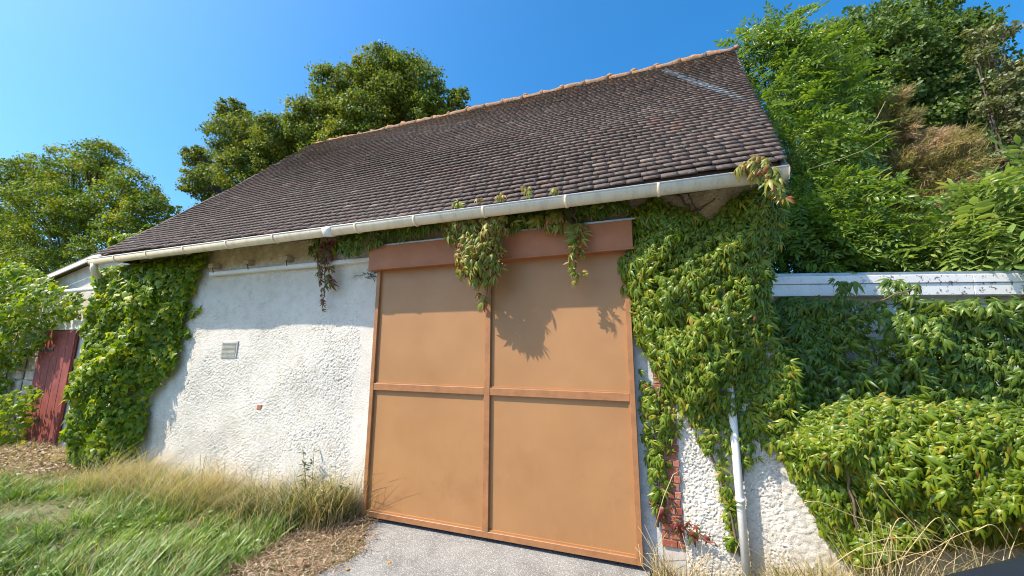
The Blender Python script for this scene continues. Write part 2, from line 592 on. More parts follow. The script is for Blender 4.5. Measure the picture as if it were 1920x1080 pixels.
def scatter(T, Pn, R, s):
    """verts/faces of copies of template T = (verts, tris)"""
    tv, tf = np.asarray(T[0], float), np.asarray(T[1], int)
    V = np.einsum('nij,vj->nvi', R, tv) * np.asarray(s).reshape(-1, 1, 1) + Pn[:, None, :]
    Fc = tf[None] + (np.arange(len(Pn)) * len(tv))[:, None, None]
    return V.reshape(-1, 3), Fc.reshape(-1, tf.shape[1])


def merge(parts):
    V, Fc, b = [], [], 0
    for v, f in parts:
        V.append(v); Fc.append(np.asarray(f) + b); b += len(v)
    return np.concatenate(V), np.concatenate(Fc)


# ------------------------------------------------------------------ leaf templates (base at origin, along +Y, face +Z)
def leaflet(L=1.0, wd=0.2, fold=0.06, droop=0.25, ang=0.0, z0=0.0, reach=1.0):
    pr = [(0.0, 0.0), (0.36, 1.0), (0.68, 0.86), (1.0, 0.0)]
    v = [(0, 0, 0)]
    for t, k in pr[1:3]:
        z = -droop * t * t * L
        v += [(-wd * k * L, t * L, z - fold * L * k), (0, t * L, z), (wd * k * L, t * L, z - fold * L * k)]
    v.append((0, L, -droop * L))
    f = [(0, 2, 1), (0, 3, 2), (1, 2, 5), (1, 5, 4), (2, 3, 6), (2, 6, 5), (4, 5, 7), (5, 6, 7)]
    f = [(a, c, b) for a, b, c in f]
    v = [(x, y * reach, z) for x, y, z in v]
    c, s = math.cos(ang), math.sin(ang)
    v = [(x * c + y * s, -x * s + y * c, z + z0) for x, y, z in v]
    return np.array(v), np.array(f)


def creeper_leaf(seed):
    r = random.Random(seed)
    parts = []
    for a, l in ((-1.45, .70), (-.72, .92), (0, 1.0), (.72, .92), (1.45, .70)):
        parts.append(leaflet(l * r.uniform(.85, 1.12), r.uniform(.10, .14), r.uniform(.05, .11), r.uniform(.5, 1.05), a * 1.15 + r.uniform(-.2, .2), r.uniform(-.02, .02), r.uniform(.55, .85)))
    return merge(parts)


def ivy_leaf(seed):
    r = random.Random(seed)
    o = [(0, 0), (-.30, -.10), (-.52, .18), (-.34, .42), (-.22, .46), (0, 1.0), (.22, .46), (.34, .42), (.52, .18), (.30, -.10)]
    v = [(0, .3, .05)]
    for x, y in o:
        v.append((x * r.uniform(.9, 1.1), y * r.uniform(.92, 1.08), -.22 * x * x - r.uniform(.12, .3) * y * y))
    f = [(0, 1 + i, 1 + (i + 1) % len(o)) for i in range(len(o))]
    f = [(a, c, b) for a, b, c in f]
    return np.array(v, float), np.array(f)


def pinnate_leaf(seed, n=6):
    r = random.Random(seed)
    parts = []
    for i in range(n):
        t = (i + .6) / n
        z = -.5 * t * t
        for sgn in (-1, 1):
            v, f = leaflet(.30 * (1 - .35 * abs(t - .45)), .17, .05, r.uniform(.2, .6), sgn * r.uniform(.9, 1.25))
            v = v + np.array([0, t, z])
            parts.append((v, f))
    v, f = leaflet(.3, .17, .05, .4, 0)
    parts.append((v + np.array([0, 1.0, -.5]), f))
    # rachis as a thin strip
    parts.append((np.array([(-.008, 0, 0), (.008, 0, 0), (.006, .5, -.125), (-.006, .5, -.125), (0, 1, -.5)]), np.array([(0, 1, 2), (0, 2, 3), (3, 2, 4)])))
    return merge(parts)


T_CREEP = [creeper_leaf(i) for i in range(7)]
T_IVY = [ivy_leaf(i) for i in range(6)]
T_WIST = [pinnate_leaf(i) for i in range(5)]
T_TREE = [(np.array([(0, 0, 0), (-.36, .45, .10), (0, 1, -.12), (.36, .45, .10)]), np.array([(0, 2, 1), (0, 3, 2)])),
          (np.array([(0, 0, 0), (-.42, .5, .14), (.05, .95, -.2), (.38, .4, .06)]), np.array([(0, 2, 1), (0, 3, 2)]))]
LEAF_MESH = {}


def leaf_mesh(kind, i, mat):
    key = (kind, i, mat)
    if key not in LEAF_MESH:
        T = {'creeper': T_CREEP, 'ivy': T_IVY, 'wisteria': T_WIST}[kind][i]
        LEAF_MESH[key] = mesh_np('leaf', T[0], T[1], mat)
    return LEAF_MESH[key]


def put_leaves(root, kind, mat, Pn, R, s, limit=300, name='leaf'):
    """the leaves nearest to the lens become objects of their own, the rest one joined part"""
    T = {'creeper': T_CREEP, 'ivy': T_IVY, 'wisteria': T_WIST}[kind]
    dist = np.linalg.norm(Pn - CAM, axis=1) / np.asarray(s) ** 0.5
    order = np.argsort(dist)
    near, far = order[:limit], order[limit:]
    base = Vector(root['_b'])
    for i in near:
        o = bpy.data.objects.new(name, leaf_mesh(kind, int(RNG.integers(len(T))), mat))
        COL.objects.link(o)
        o.parent = root
        m = Matrix([[R[i, a, b] * s[i] for b in range(3)] + [Pn[i, a] - base[a]] for a in range(3)] + [[0, 0, 0, 1]])
        o.matrix_basis = m
    if len(far):
        parts = []
        pick = RNG.integers(len(T), size=len(far))
        for k in range(len(T)):
            q = far[pick == k]
            if len(q):
                parts.append(scatter(T[k], Pn[q], R[q], s[q]))
        V, Fc = merge(parts)
        link('foliage', mesh_np('foliage', V - np.array(base), Fc, mat), root, base, kind='stuff')


def in_poly(x, y, poly):
    c = np.zeros(len(x), bool)
    n = len(poly)
    for i in range(n):
        x0, y0 = poly[i]; x1, y1 = poly[(i + 1) % n]
        k = ((y0 > y) != (y1 > y)) & (x < (x1 - x0) * (y - y0) / (y1 - y0 + 1e-12) + x0)
        c ^= k
    return c


def edge_dist(x, y, poly):
    d = np.full(len(x), 1e9)
    n = len(poly)
    for i in range(n):
        a = np.array(poly[i]); b = np.array(poly[(i + 1) % n])
        t = np.clip(((x - a[0]) * (b[0] - a[0]) + (y - a[1]) * (b[1] - a[1])) / (((b - a) ** 2).sum() + 1e-12), 0, 1)
        d = np.minimum(d, np.hypot(x - a[0] - t * (b[0] - a[0]), y - a[1] - t * (b[1] - a[1])))
    return d


_lf = RNG.normal(size=(40, 6))


def lumps(x, z, f=3.0):
    """smooth lumpy field, about -1..1"""
    s = np.zeros(len(x))
    for k in range(12):
        a = _lf[k]
        s += np.sin(f * (a[0] * x + a[1] * z) + 6.0 * a[2]) * (0.6 + .4 * np.sin(a[3] * 5))
    return s / 3.5


def vine(name, label, kind, mat, regions, size, limit=300, stems=(), cat='vine', stem_mat='vine_stem', group=None, base=None, tilt=0.55):
    """regions: (polygon in photo positions, plane y, count, thickness, sideways bulge)"""
    Ps, Rs, ss = [], [], []
    allp = []
    for poly, Y, cnt, thick, *rest in regions:
        lim = rest[0] if rest else 0.25
        pw = [at(px, py, Y) for px, py in poly]
        pz = [(p[0], p[2]) for p in pw]
        a = np.array(pz)
        lo, hi = a.min(0), a.max(0)
        got = []
        n = 0
        while n < cnt:
            q = RNG.uniform(lo, hi, size=(cnt * 3, 2))
            q = q[in_poly(q[:, 0], q[:, 1], pz)]
            q = q[RNG.uniform(size=len(q)) < np.clip(.72 + .5 * lumps(q[:, 0], q[:, 1], 8.0), .32, 1)]
            got.append(q); n += len(q)
        q = np.concatenate(got)[:cnt]

        def h(x, z):
            d = edge_dist(x, z, pz)
            return thick * np.sqrt(np.clip(d / lim, 0.02, 1)) * (1 + .34 * lumps(x, z, 4.0) + .30 * lumps(x + 9, z - 4, 11.0))
        e = 0.03
        h0 = h(q[:, 0], q[:, 1])
        gx = (h(q[:, 0] + e, q[:, 1]) - h0) / e
        gz = (h(q[:, 0], q[:, 1] + e) - h0) / e
        u = RNG.uniform(0, 1, cnt) ** 0.45
        P3 = np.stack([q[:, 0], Y - h0 * u, q[:, 1]], 1)
        nrm = norm(np.stack([-gx * 1.1, -.75 * np.ones(cnt), -gz * .4 + (.95 if kind == 'creeper' else .6)], 1)) + RNG.normal(size=(cnt, 3)) * tilt * .7
        nrm = norm(nrm)
        dn = norm(np.stack([RNG.normal(size=cnt) * .75, (-.9 if kind == 'creeper' else -.35) + RNG.normal(size=cnt) * .35, -np.ones(cnt)], 1))
        Ps.append(P3); Rs.append(frames(dn, nrm)); ss.append(size * np.clip(RNG.normal(1, .32, cnt), .4, 1.8))
        allp.append(a)
    Pn, R, s = np.concatenate(Ps), np.concatenate(Rs), np.concatenate(ss)
    if base is None:
        base = (float(Pn[:, 0].mean()), float(Pn[:, 1].max()), float(Pn[:, 2].min()))
    root = thing(name, label, cat, base, group)
    for pts in stems:
        mb = MB()
        w3 = [at(*p) for p in pts]
        fine = []
        for i in range(len(w3) - 1):
            for k in range(6):
                fine.append(w3[i] + (w3[i + 1] - w3[i]) * k / 6 + RNG.normal(size=3) * .010)
        fine.append(w3[-1])
        n = len(fine)
        mb.tube(np.array(fine) - np.array(base), [.008 * (1 - .6 * i / n) + .002 for i in range(n)], 5)
        o = link('stem', mb.mesh('stem', stem_mat, True), root, base)
    put_leaves(root, kind, mat, Pn, R, s, limit)
    return root


# ================================================================== THE SETTING
gm = MB()
n = 40
xs = np.concatenate([[-400, -120, -50, -25], np.linspace(-15, 8, 60), [20, 50, 120, 400]])
ys = np.concatenate([[-300, -80, -25, -8], np.linspace(-4, 4, 30), [10, 25, 60, 150, 400]])
gv, gf = [], []
for j, y in enumerate(ys):
    for i, x in enumerate(xs):
        hgt = 0.02 * math.sin(x * 1.7 + y) + 0.02 * math.sin(y * 2.3 - x * .6)
        hgt += 0.05 * max(0, min(1, (-2.9 - x) / 1.5))
        if -2.9 < x < 1.0 and y < 0.2:
            hgt = hgt * .15
        gv.append((x, y, hgt + 0.02))
for j in range(len(ys) - 1):
    for i in range(len(xs) - 1):
        a = j * len(xs) + i
        gf.append((a, a + 1, a + 1 + len(xs), a + len(xs)))
gm.add(gv, gf)
gm.build('ground', 'ground', None, True, kind='structure')

dm = MB()
edge = [(-2.62, 0.02), (-2.60, -.12), (-2.50, -.30), (-2.36, -.46), (-2.30, -.62), (-2.34, -.80), (-2.48, -1.1), (-2.6, -1.6), (-2.9, -3), (-3.4, -6), (-5, -9)]
edgeR = [(-.06, 0.02), (-.05, -.12), (-.02, -.30), (.0, -.46), (.05, -.62), (.1, -.80), (.15, -1.1), (.3, -1.6), (.8, -3), (1.4, -6), (2.6, -9)]
dv, dfc = [], []
for (xl, yl), (xr, yr) in zip(edge, edgeR):
    for k in range(9):
        t = k / 8
        dv.append((xl + (xr - xl) * t, yl, 0.046 + .004 * math.sin(3 * t + yl)))
for j in range(len(edge) - 1):
    for k in range(8):
        a = j * 9 + k
        dfc.append((a, a + 9, a + 10, a + 1))
dm.add(dv, dfc)
dm.build('driveway', 'asphalt', None, True, kind='structure')

rm = MB()
rxs, rys = np.linspace(-60, 60, 25), [-14, -9, -6.5, -4.4, -2.9]
rm.add([(x, y + (.12 * math.sin(x * .8) if y > -3 else 0), .034 + .012 * min(1, (-2.9 - y) / 2)) for y in rys for x in rxs], [(j * 25 + i, j * 25 + i + 1, (j + 1) * 25 + i + 1, (j + 1) * 25 + i) for j in range(4) for i in range(24)])
rm.build('road', 'asphalt', None, True, kind='structure')

# ================================================================== BARN
barn = thing('barn', 'old white stuccoed barn with brown clay tile roof and big brown metal sliding door', 'barn')
XL, XR = -7.35, 0.93
DL, DR = -2.66, -0.14            # door opening
PIT = math.radians(50)
EY, EZ = -0.42, 3.022
RY, RZ = 1.925, 5.81
RXL, RXR = -6.05, 1.367


def band_noise(nx, nz, dx, lo, hi, rot=0.0, aniso=1.0, seed=0):
    g = np.random.default_rng(seed).normal(size=(nz, nx))
    fx = np.fft.fftfreq(nx, dx)[None, :]
    fz = np.fft.fftfreq(nz, dx)[:, None]
    c, s = math.cos(rot), math.sin(rot)
    u, v = (fx * c + fz * s) * aniso, (-fx * s + fz * c)
    f = np.hypot(u, v)
    k = np.exp(-(f / hi) ** 2) * (1 - np.exp(-(f / lo) ** 2))
    h = np.fft.ifft2(np.fft.fft2(g) * k).real
    return h / h.std()


def stucco(name, x0, x1, z0, z1, dx, amp, lo, hi, rot, aniso, seed, smooth_band=None):
    nx, nz = int((x1 - x0) / dx) + 1, int((z1 - z0) / dx) + 1
    X, Z = np.meshgrid(np.linspace(x0, x1, nx), np.linspace(z0, z1, nz))
    h1 = band_noise(nx, nz, dx, lo * .3, hi * 1.2, rot, aniso, seed)
    h2 = band_noise(nx, nz, dx, lo * 1.2, hi * 1.15, rot, aniso * 1.25, seed + 7)
    h = .55 * np.tanh(h1) + .25 * np.tanh(h2) - 1.9 * np.clip(h2 - .85, 0, 1.0)
    big = band_noise(nx, nz, dx, .3, 1.2, 0, 1, seed + 1)
    A = np.full_like(h, amp) * (1 + .35 * np.tanh(band_noise(nx, nz, dx, .5, 2.5, 0, 1, seed + 2)))
    if smooth_band:
        A *= np.clip((smooth_band - X) / .08 + .5 * np.tanh(big), .12, 1)
    fade = np.clip(np.minimum(np.minimum(X - x0, x1 - X) / .02, 1), 0.25, 1)
    Y = -.012 - (h * A * fade) - .010 * big
    V = np.stack([X, Y, Z], -1).reshape(-1, 3)
    a = (np.arange(nz - 1)[:, None] * nx + np.arange(nx - 1)[None]).ravel()
    Fq = np.stack([a, a + 1, a + 1 + nx, a + nx], 1)
    return mesh_np(name, V, Fq, 'stucco', True)


fwall = MB()
fwall.box(XL, DL, 0.05, .30, -.1, 3.3)
fwall.box(DR, XR, 0.05, .30, -.1, 3.3)
fwall.box(DL, DR, 0.02, .30, 2.5, 3.3)
fw_o = fwall.build('front_wall', 'plaster', barn)
link('stucco_coat', stucco('stucco_coat', XL, DL, -.1, 3.25, .0080, .0042, 22, 56, .65, 1.5, 3, -2.93), fw_o)
link('stucco_coat', stucco('stucco_coat', .215, XR, -.1, 3.25, .0066, .0056, 20, 60, -.35, 1.15, 8), fw_o)
link('stucco_coat', stucco('stucco_coat', DL + .002, .21, 2.80, 3.25, .014, .003, 9, 30, .6, 1.5, 21), fw_o)
MB().box(DR + .005, .052, -.010, .052, -.05, 2.75).build('render_strip', 'grey_render', fw_o)
MB().box(.052, .215, -.002, .052, -.05, 2.75).build('mortar_bed', 'mortar', fw_o)
gab = MB()
gab.add([(XR, .012, -.1), (1.25, 1.9, -.1), (1.60, 3.9, -.1), (XR, .012, 3.3), (1.27, 1.9, 5.6), (1.60, 3.9, 3.3),
         (XR - .25, .30, -.1), (1.07, 1.9, -.1), (1.40, 3.9, -.1), (XR - .25, .30, 3.3), (1.07, 1.9, 5.6), (1.40, 3.9, 3.3)],
        [(0, 1, 4, 3), (1, 2, 5, 4), (6, 9, 10, 7), (7, 10, 11, 8), (0, 3, 9, 6), (2, 8, 11, 5), (3, 4, 10, 9), (4, 5, 11, 10)])
gab.build('gable_wall', 'plaster', barn)
MB().box(XL, XL + .28, .30, 3.9, -.1, 3.3).build('end_wall', 'plaster', barn)
MB().box(XL, 1.4, 3.9, 4.15, -.1, 3.3).build('back_wall', 'plaster', barn)

# bricks of the door jamb, toothed
brick_meshes = []
for wdt in (.155, .105, .088):
    me = MB().bbox(0, wdt, -.014, 0, 0, .050, .004).mesh('brick', 'brick')
    brick_meshes.append((wdt, me))
z = .22
k = 0
while z < 2.7:
    if k % 2 == 0:
        row = [(.054, 1), (.163, None)]
    else:
        row = [(.054, None), (.112, 2)]
    for x, wi in row:
        if wi is None:
            me = MB().bbox(0, .048, -.014, 0, 0, .050, .004).mesh('brick', 'brick') if (k < 2) else SHORT
            SHORT = me
            link('brick', me, fw_o, (x, -.004 + random.uniform(-.004, .002), z + random.uniform(-.002, .002)))
        else:
            link('brick', brick_meshes[wi][1], fw_o, (x, -.004 + random.uniform(-.004, .002), z + random.uniform(-.002, .002)))
    z += .058
    k += 1

# ---- roof
roof_o = MB().add(
    [(-7.3, EY, EZ - .05), (1.0, EY, EZ - .05), (RXR, RY, RZ - .05), (RXL, RY, RZ - .05), (-7.3, 4.27, EZ - .05), (1.73, 4.27, EZ - .05)],
    [(0, 1, 2, 3), (0, 3, 4), (3, 2, 5, 4)]).build('roof', 'lath', barn)
sl_u = np.array([0, math.cos(PIT), math.sin(PIT)])         # up the slope
sl_n = np.array([0, -math.sin(PIT), math.cos(PIT)])        # out of the slope
LS = math.hypot(RY - EY, RZ - EZ)
NROW = 47
EXP = LS / NROW
TW = .128


def tile_template(seed, wd_=None):
    r = random.Random(seed)
    wd, ln, th = (wd_ or TW) - .0002, EXP * 1.9, .0145
    xs_ = [-wd / 2, -wd / 6, wd / 6, wd / 2]
    cam_ = [0, .0006, .0006, 0]
    js = [r.uniform(-.002, .002) for _ in range(4)]
    v, f = [], []
    for yy, zz in ((0, 0), (ln, -.0)):
        for k in range(4):
            j = js[k] if yy == 0 else 0
            v.append((xs_[k], yy + j, cam_[k] + th + zz))
        for k in range(4):
            v.append((xs_[k], yy + (js[k] + .009 if yy == 0 else 0), cam_[k] + zz))
    for k in range(3):
        f.append((k, k + 1, 9 + k, 8 + k))          # top
        f.append((4 + k, 5 + k, 1 + k, k))          # front butt
    f.append((0, 8, 12, 4)); f.append((3, 7, 15, 11))
    return np.array(v, float), np.array(f)


PARTS = (.28, .45, .6, .78)
T_TILE = [tile_template(i) for i in range(6)] + [tile_template(6, TW * q_) for q_ in PARTS]
tp, tR, tk = [], [], []
row = 0
lean = math.atan2(.0165, EXP)                          # each tile lies on the one below
rr = random.Random(5)
while row < NROW:
    s = row * EXP - .03
    t = max(0, s) / LS
    xl = -7.32 + (RXL + 7.32) * t
    xr = 1.0 + (RXR - 1.0) * t
    off = (TW / 2 if row % 2 else 0) + rr.uniform(-.02, .02)
    x = xr - TW / 2 + .01
    first = True
    part = (0, 3, 1, 4, 2, 0, 4, 1, 3)[row % 9] if row % 4 else rr.randrange(5)
    while x > xl - TW * .3:
        half = first and part > 0
        if half:
            x = xr - TW * PARTS[part - 1] / 2 + .01
        elif first:
            x = xr - TW / 2 + .01
        first = False
        wob = .006 * math.sin(x * 1.35 + row * .21) + .003 * math.sin(x * 2.9 - row * .33 + 1) + .022 * math.sin(x * .55 + row * .12)
        dw = .0081 * math.cos(x * 1.35 + row * .21) + .0087 * math.cos(x * 2.9 - row * .33 + 1) + .0121 * math.cos(x * .55 + row * .12)
        ds = .0072 * math.cos(x * .9 + row * .5)
        odd = rr.random() < .10
        sj = s + .008 * math.sin(x * .9 + row * .5) + rr.uniform(-.0015, .0015) * (5 if odd else 1)
        if row < 2:
            sj += rr.uniform(-.012, .012)
        p = np.array([x, EY, EZ]) + sl_u * sj + sl_n * (wob + rr.uniform(-.0006, .0008) * (4 if odd else 1) + .016)
        # rotation: lean so that butts stand proud, small twists
        a = -lean + rr.uniform(-.005, .005) * (3 if odd else 1)
        d = math.cos(a) * sl_u + math.sin(a) * sl_n + np.array([rr.uniform(-.004, .004) * (3 if odd else 1) - ds, 0, 0])
        nn = -math.sin(a) * sl_u + math.cos(a) * sl_n + np.array([rr.uniform(-.004, .004) - dw, 0, 0])
        tp.append(p); tR.append((d, nn)); tk.append(5 + part if half else rr.randrange(6))
        x -= TW * (PARTS[part - 1] + 1) / 2 if half else TW
    row += 1
tp = np.array(tp)
tRm = frames(np.array([a for a, b in tR]), np.array([b for a, b in tR]))
tk = np.array(tk)
dist = np.linalg.norm(tp - CAM, axis=1)
order = np.argsort(dist)
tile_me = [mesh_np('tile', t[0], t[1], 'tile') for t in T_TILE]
for i in order[:300]:
    o = bpy.data.objects.new('tile', tile_me[tk[i]])
    COL.objects.link(o)
    o.parent = roof_o
    o.matrix_basis = Matrix([[tRm[i, a, b] for b in range(3)] + [tp[i, a]] for a in range(3)] + [[0, 0, 0, 1]])
parts = []
far = order[300:]
for k in range(10):
    q = far[tk[far] == k]
    parts.append(scatter(T_TILE[k], tp[q], tRm[q], np.ones(len(q))))
V, Fc = merge(parts)
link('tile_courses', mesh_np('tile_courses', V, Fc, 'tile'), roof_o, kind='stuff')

# ridge tiles with lumps of mortar between them
nr = 22
for i in range(nr):
    x0 = RXL + (RXR - RXL) * i / nr
    x1 = RXL + (RXR - RXL) * (i + 1) / nr
    mb = MB()
    pts, rad = [], []
    for k in range(5):
        t = k / 4
        pts.append((x0 + (x1 - x0) * t, RY + .0, RZ - .030 + .012 * math.sin(i * 1.3 + t) + random.uniform(-.006, .006)))
        rad.append(.064 * (1.10 if k in (0, 4) else 1.0) + random.uniform(-.010, .010))
    mb.tube(pts, rad, 10)
    mb.build('ridge_tile', 'ridge', roof_o, True)
    mb = MB()
    lx, lz, lr = x1 + random.uniform(-.04, .04), RZ + .018 + random.uniform(-.012, .004), random.uniform(.03, .05)
    mb.tube([(lx + k * lr, RY - .015 + random.uniform(-.01, .01), lz + random.uniform(-.008, .008)) for k in (-1.2, -.8, 0, .7, 1.2)], [lr * q for q in (.25, .75, 1.0, .7, .2)], 7)
    mb.build('mortar_lump', 'ridge', roof_o, True)
# hip capping (mortared edge on the left slope) and verge on the right
for a, b, nm in (((-7.3, EY, EZ + .01), (RXL, RY, RZ + .0), 'hip_mortar'),):
    mb = MB()
    a, b = np.array(a), np.array(b)
    pp = [a + (b - a) * t + np.array([0, 0, .012 * math.sin(t * 23)]) for t in np.linspace(0, 1, 25)]
    mb.tube(pp, [.016 + random.uniform(-.006, .006) for _ in pp], 6)
    mb.build(nm, 'hip', roof_o, True)
mb = MB()
a, b = np.array([1.0, EY, EZ - .03]), np.array([RXR, RY, RZ - .03])
for t0 in np.linspace(0, 1, 26)[:-1]:
    t1 = t0 + 1 / 25
    p, q = a + (b - a) * t0, a + (b - a) * t1
    mb.tube([p, q], .022, 5)
mb.build('verge_mortar', 'hip', roof_o)
MB().box(-7.3, 1.0, -.36, .02, 3.045, 3.06).build('soffit', 'soffit', barn)
MB().box(-7.3, 1.0, -.395, -.372, 2.93, 3.03).build('fascia_board', 'soffit', barn)

# ---- gutter: half-round with a bead, brackets, end caps
gut_x0, gut_x1 = -7.43, 1.0
GY, GZ, GR = -.440, 2.957, .060


def halfring(mb, x0, x1, r_out, r_in, n=14, a0=math.pi, a1=2 * math.pi):
    vs = []
    for x in (x0, x1):
        for r in (r_out, r_in):
            for k in range(n + 1):
                a = a0 + (a1 - a0) * k / n
                vs.append((x, GY + r * math.cos(a), GZ + r * math.sin(a) * 1.25))
    m = n + 1
    fs = []
    for k in range(n):
        fs.append((k, k + 1, 2 * m + k + 1, 2 * m + k))
        fs.append((m + k + 1, m + k, 3 * m + k, 3 * m + k + 1))
        fs.append((k + 1, k, m + k, m + k + 1))
        fs.append((2 * m + k, 2 * m + k + 1, 3 * m + k + 1, 3 * m + k))
    fs.append((0, 2 * m, 3 * m, m)); fs.append((n, m + n, 3 * m + n, 2 * m + n))
    mb.add(vs, fs)


mb = MB()
halfring(mb, gut_x0, gut_x1, GR, GR - .004)
gut = mb.build('gutter', 'pvc_cream', barn, True)
mb = MB()
mb.tube([(gut_x0, GY - GR, GZ + .004), (gut_x1, GY - GR, GZ + .004)], .0065, 8)
mb.build('gutter_bead', 'pvc_white', gut, True)
for xb in (.162, -.554, -1.295, -2.013, -2.705, -3.843, -4.591, -5.36, -6.1, -6.8):
    mb = MB()
    halfring(mb, xb - .011, xb + .011, GR + .006, GR + .0005, 12, math.pi * .97, math.pi * 1.95)
    mb.build('gutter_bracket', 'pvc_cream', gut, True)
mb = MB(); halfring(mb, -3.13, -3.02, GR + .005, GR + .0006); mb.build('gutter_union', 'pvc_white', gut, True)
for xe in (gut_x1, gut_x0 - .004):
    mb = MB()
    vs = [(xe, GY, GZ)] + [(xe, GY + (GR + .004) * math.cos(a), GZ + (GR + .004) * 1.25 * math.sin(a)) for a in np.linspace(math.pi, 2 * math.pi, 15)]
    vs += [(v[0] + .004, v[1], v[2]) for v in vs]
    fs = [(0, i + 1, i + 2) for i in range(0, 14)] + [(16, 16 + i + 2, 16 + i + 1) for i in range(0, 14)] + [(i + 1, 16 + i + 1, 16 + i + 2, i + 2) for i in range(14)] + [(0, 16, 17, 1), (0, 15, 31, 16)]
    mb.add(vs, fs)
    mb.build('gutter_end_cap', 'pvc_cream', gut)
# swan neck at the left end
mb = MB()
mb.tube([(-7.36, GY, GZ - .05), (-7.36, GY, GZ - .13), (-7.38, GY + .03, GZ - .19), (-7.50, GY + .22, GZ - .27), (-7.62, GY + .40, GZ - .34), (-7.66, GY + .46, GZ - .44), (-7.66, GY + .46, 1.0)], .042, 12)
mb.build('downspout', 'pvc_cream', barn, True)
# white downpipe right of the door
mb = MB()
mb.tube([(.597, -.075, .06), (.597, -.075, .9), (.600, -.075, 1.9), (.60, -.07, 2.35), (.60, -.02, 2.48), (.60, .05, 2.52)], .028, 14)
dp = mb.build('downpipe', 'peeling', barn, True)
for zz in (.62, 1.7):
    mb = MB(); mb.tube([(.597, -.075, zz), (.597, -.075, zz + .03)], .032, 14); mb.build('pipe_clip', 'pvc_white', dp, True)

# ---- sliding door
door = link('sliding_door', None, barn, (-1.4, -.1, .086))
door.empty_display_size = .1
FX0, FX1, FZ0, FZ1 = -2.722, -.092, .086, 2.60
YF = -.10


def dpart(name, mat, x0, x1, y0, y1, z0, z1, c=.003):
    mb = MB(); mb.bbox(x0, x1, y0, y1, z0, z1, c)
    b = np.array(door['_b'])
    mb.v = [tuple(np.array(p) - b) for p in mb.v]
    return link(name, mb.mesh(name, mat), door, door['_b'])


for x0, x1 in ((FX0, -1.4285), (-1.3715, FX1)):
    for z0, z1 in ((FZ0 + .02, 1.29), (1.357, FZ1)):
        dpart('panel', 'door', x0 + .03 if x0 < -2 else x0 - .02, x1 - .02 if x1 > -1 else x1 + .02, YF + .030, YF + .045, z0, z1, .002)
dpart('stile', 'door_frame', FX0, FX0 + .046, YF, YF + .06, FZ0, FZ1)
dpart('stile', 'door_frame', FX1 - .046, FX1, YF, YF + .06, FZ0, FZ1)
dpart('mullion', 'door_frame', -1.4285, -1.3715, YF + .001, YF + .06, FZ0 + .05, FZ1)
dpart('rail', 'door_frame', FX0 + .046, -1.4285, YF + .002, YF + .06, 1.29, 1.357)
dpart('rail', 'door_frame', -1.3715, FX1 - .046, YF + .002, YF + .06, 1.29, 1.357)
dpart('rail', 'door_frame', FX0 + .046, FX1 - .046, YF + .0015, YF + .06, FZ0, FZ0 + .052)
# thin beads round every panel
for x0, x1 in ((FX0 + .046, -1.4285), (-1.3715, FX1 - .046)):
    for z0, z1 in ((FZ0 + .052, 1.29), (1.357, FZ1)):
        mb = MB()
        mb.box(x1 - .012, x1, YF + .018, YF + .031, z0, z1)
        mb.box(x0, x1 - .012, YF + .018, YF + .031, z0, z0 + .012)
        b = np.array(door['_b'])
        mb.v = [tuple(np.array(p) - b) for p in mb.v]
        link('bead', mb.mesh('bead', 'door'), door, door['_b'])
MB().box(DL, DR, .02, .04, .0, 2.55).build('door_recess', 'black', barn)

hd = MB().bbox(-2.79, -.05, -.165, -.012, 2.550, 2.815, .004).build('door_header', 'door_header', barn)
MB().bbox(-2.80, -.04, -.172, -.165, 2.547, 2.562, .002).build('header_lip', 'door_header', hd)
zf = MB()
zf.add([(-2.80, -.172, 2.806), (.05, -.172, 2.806), (.05, -.172, 2.822), (-2.80, -.172, 2.822), (.05, -.012, 2.865), (-2.80, -.012, 2.865), (.05, -.012, 2.90), (-2.80, -.012, 2.90)],
       [(0, 1, 2, 3), (3, 2, 4, 5), (5, 4, 6, 7)])
zf.build('flashing', 'zinc', hd)

# ---- wall furniture on the left part
rail = MB().bbox(-5.485, -2.78, -.085, -.014, 2.676, 2.722, .004).build('wall_rail', 'white_paint', barn)
for xb in (-5.43, -4.775, -4.11):
    mb = MB()
    mb.bbox(xb - .045, xb + .045, -.115, -.006, 2.775, 2.835, .006)
    blk = mb.build('rail_bracket', 'ochre_block', rail)
    MB().tube([(xb + .025, -.10, 2.775), (xb + .028, -.086, 2.71)], .006, 6).build('hook', 'iron', blk)
vent = MB().bbox(-5.15, -4.86, -.026, -.010, 1.595, 1.805, .004).build('vent_grille', 'vent', barn)
MB().box(-5.13, -4.88, -.0265, -.020, 1.612, 1.788).build('vent_opening', 'vent_dark', vent)
for i in range(11):
    zz = 1.616 + i * .016
    MB().add([(-5.13, -.027, zz), (-4.88, -.027, zz), (-4.88, -.034, zz + .0075), (-5.13, -.034, zz + .0075), (-5.13, -.027, zz + .010), (-4.88, -.027, zz + .010)], [(0, 1, 2, 3), (3, 2, 5, 4)]).build('slat', 'vent', vent)
mb = MB()
for i in range(16):
    p = np.array([-2.90, -.05, 2.54]) + RNG.normal(size=3) * np.array([.06, .012, .03])
    q = p + RNG.normal(size=3) * np.array([.07, .01, .03])
    mb.tube([p, (p + q) / 2 + RNG.normal(size=3) * .02, q], .0035, 4)
mb.build('wire_bundle', 'iron', barn)
MB().bbox(-4.40, -4.33, -.028, -.002, .99, 1.05, .006).build('bare_brick', 'brick', barn)

# ================================================================== ANNEX (left)
AY = .35
annex = thing('annex', 'low outbuilding with faded red plank door left of the barn', 'outbuilding', (-9.5, AY, 0))


def ab(mb, name, mat, parent, **k):
    b = np.array(parent['_b'])
    mb.v = [tuple(np.array(p) - b) for p in mb.v]
    return link(name, mb.mesh(name, mat), parent, parent['_b'], **k)


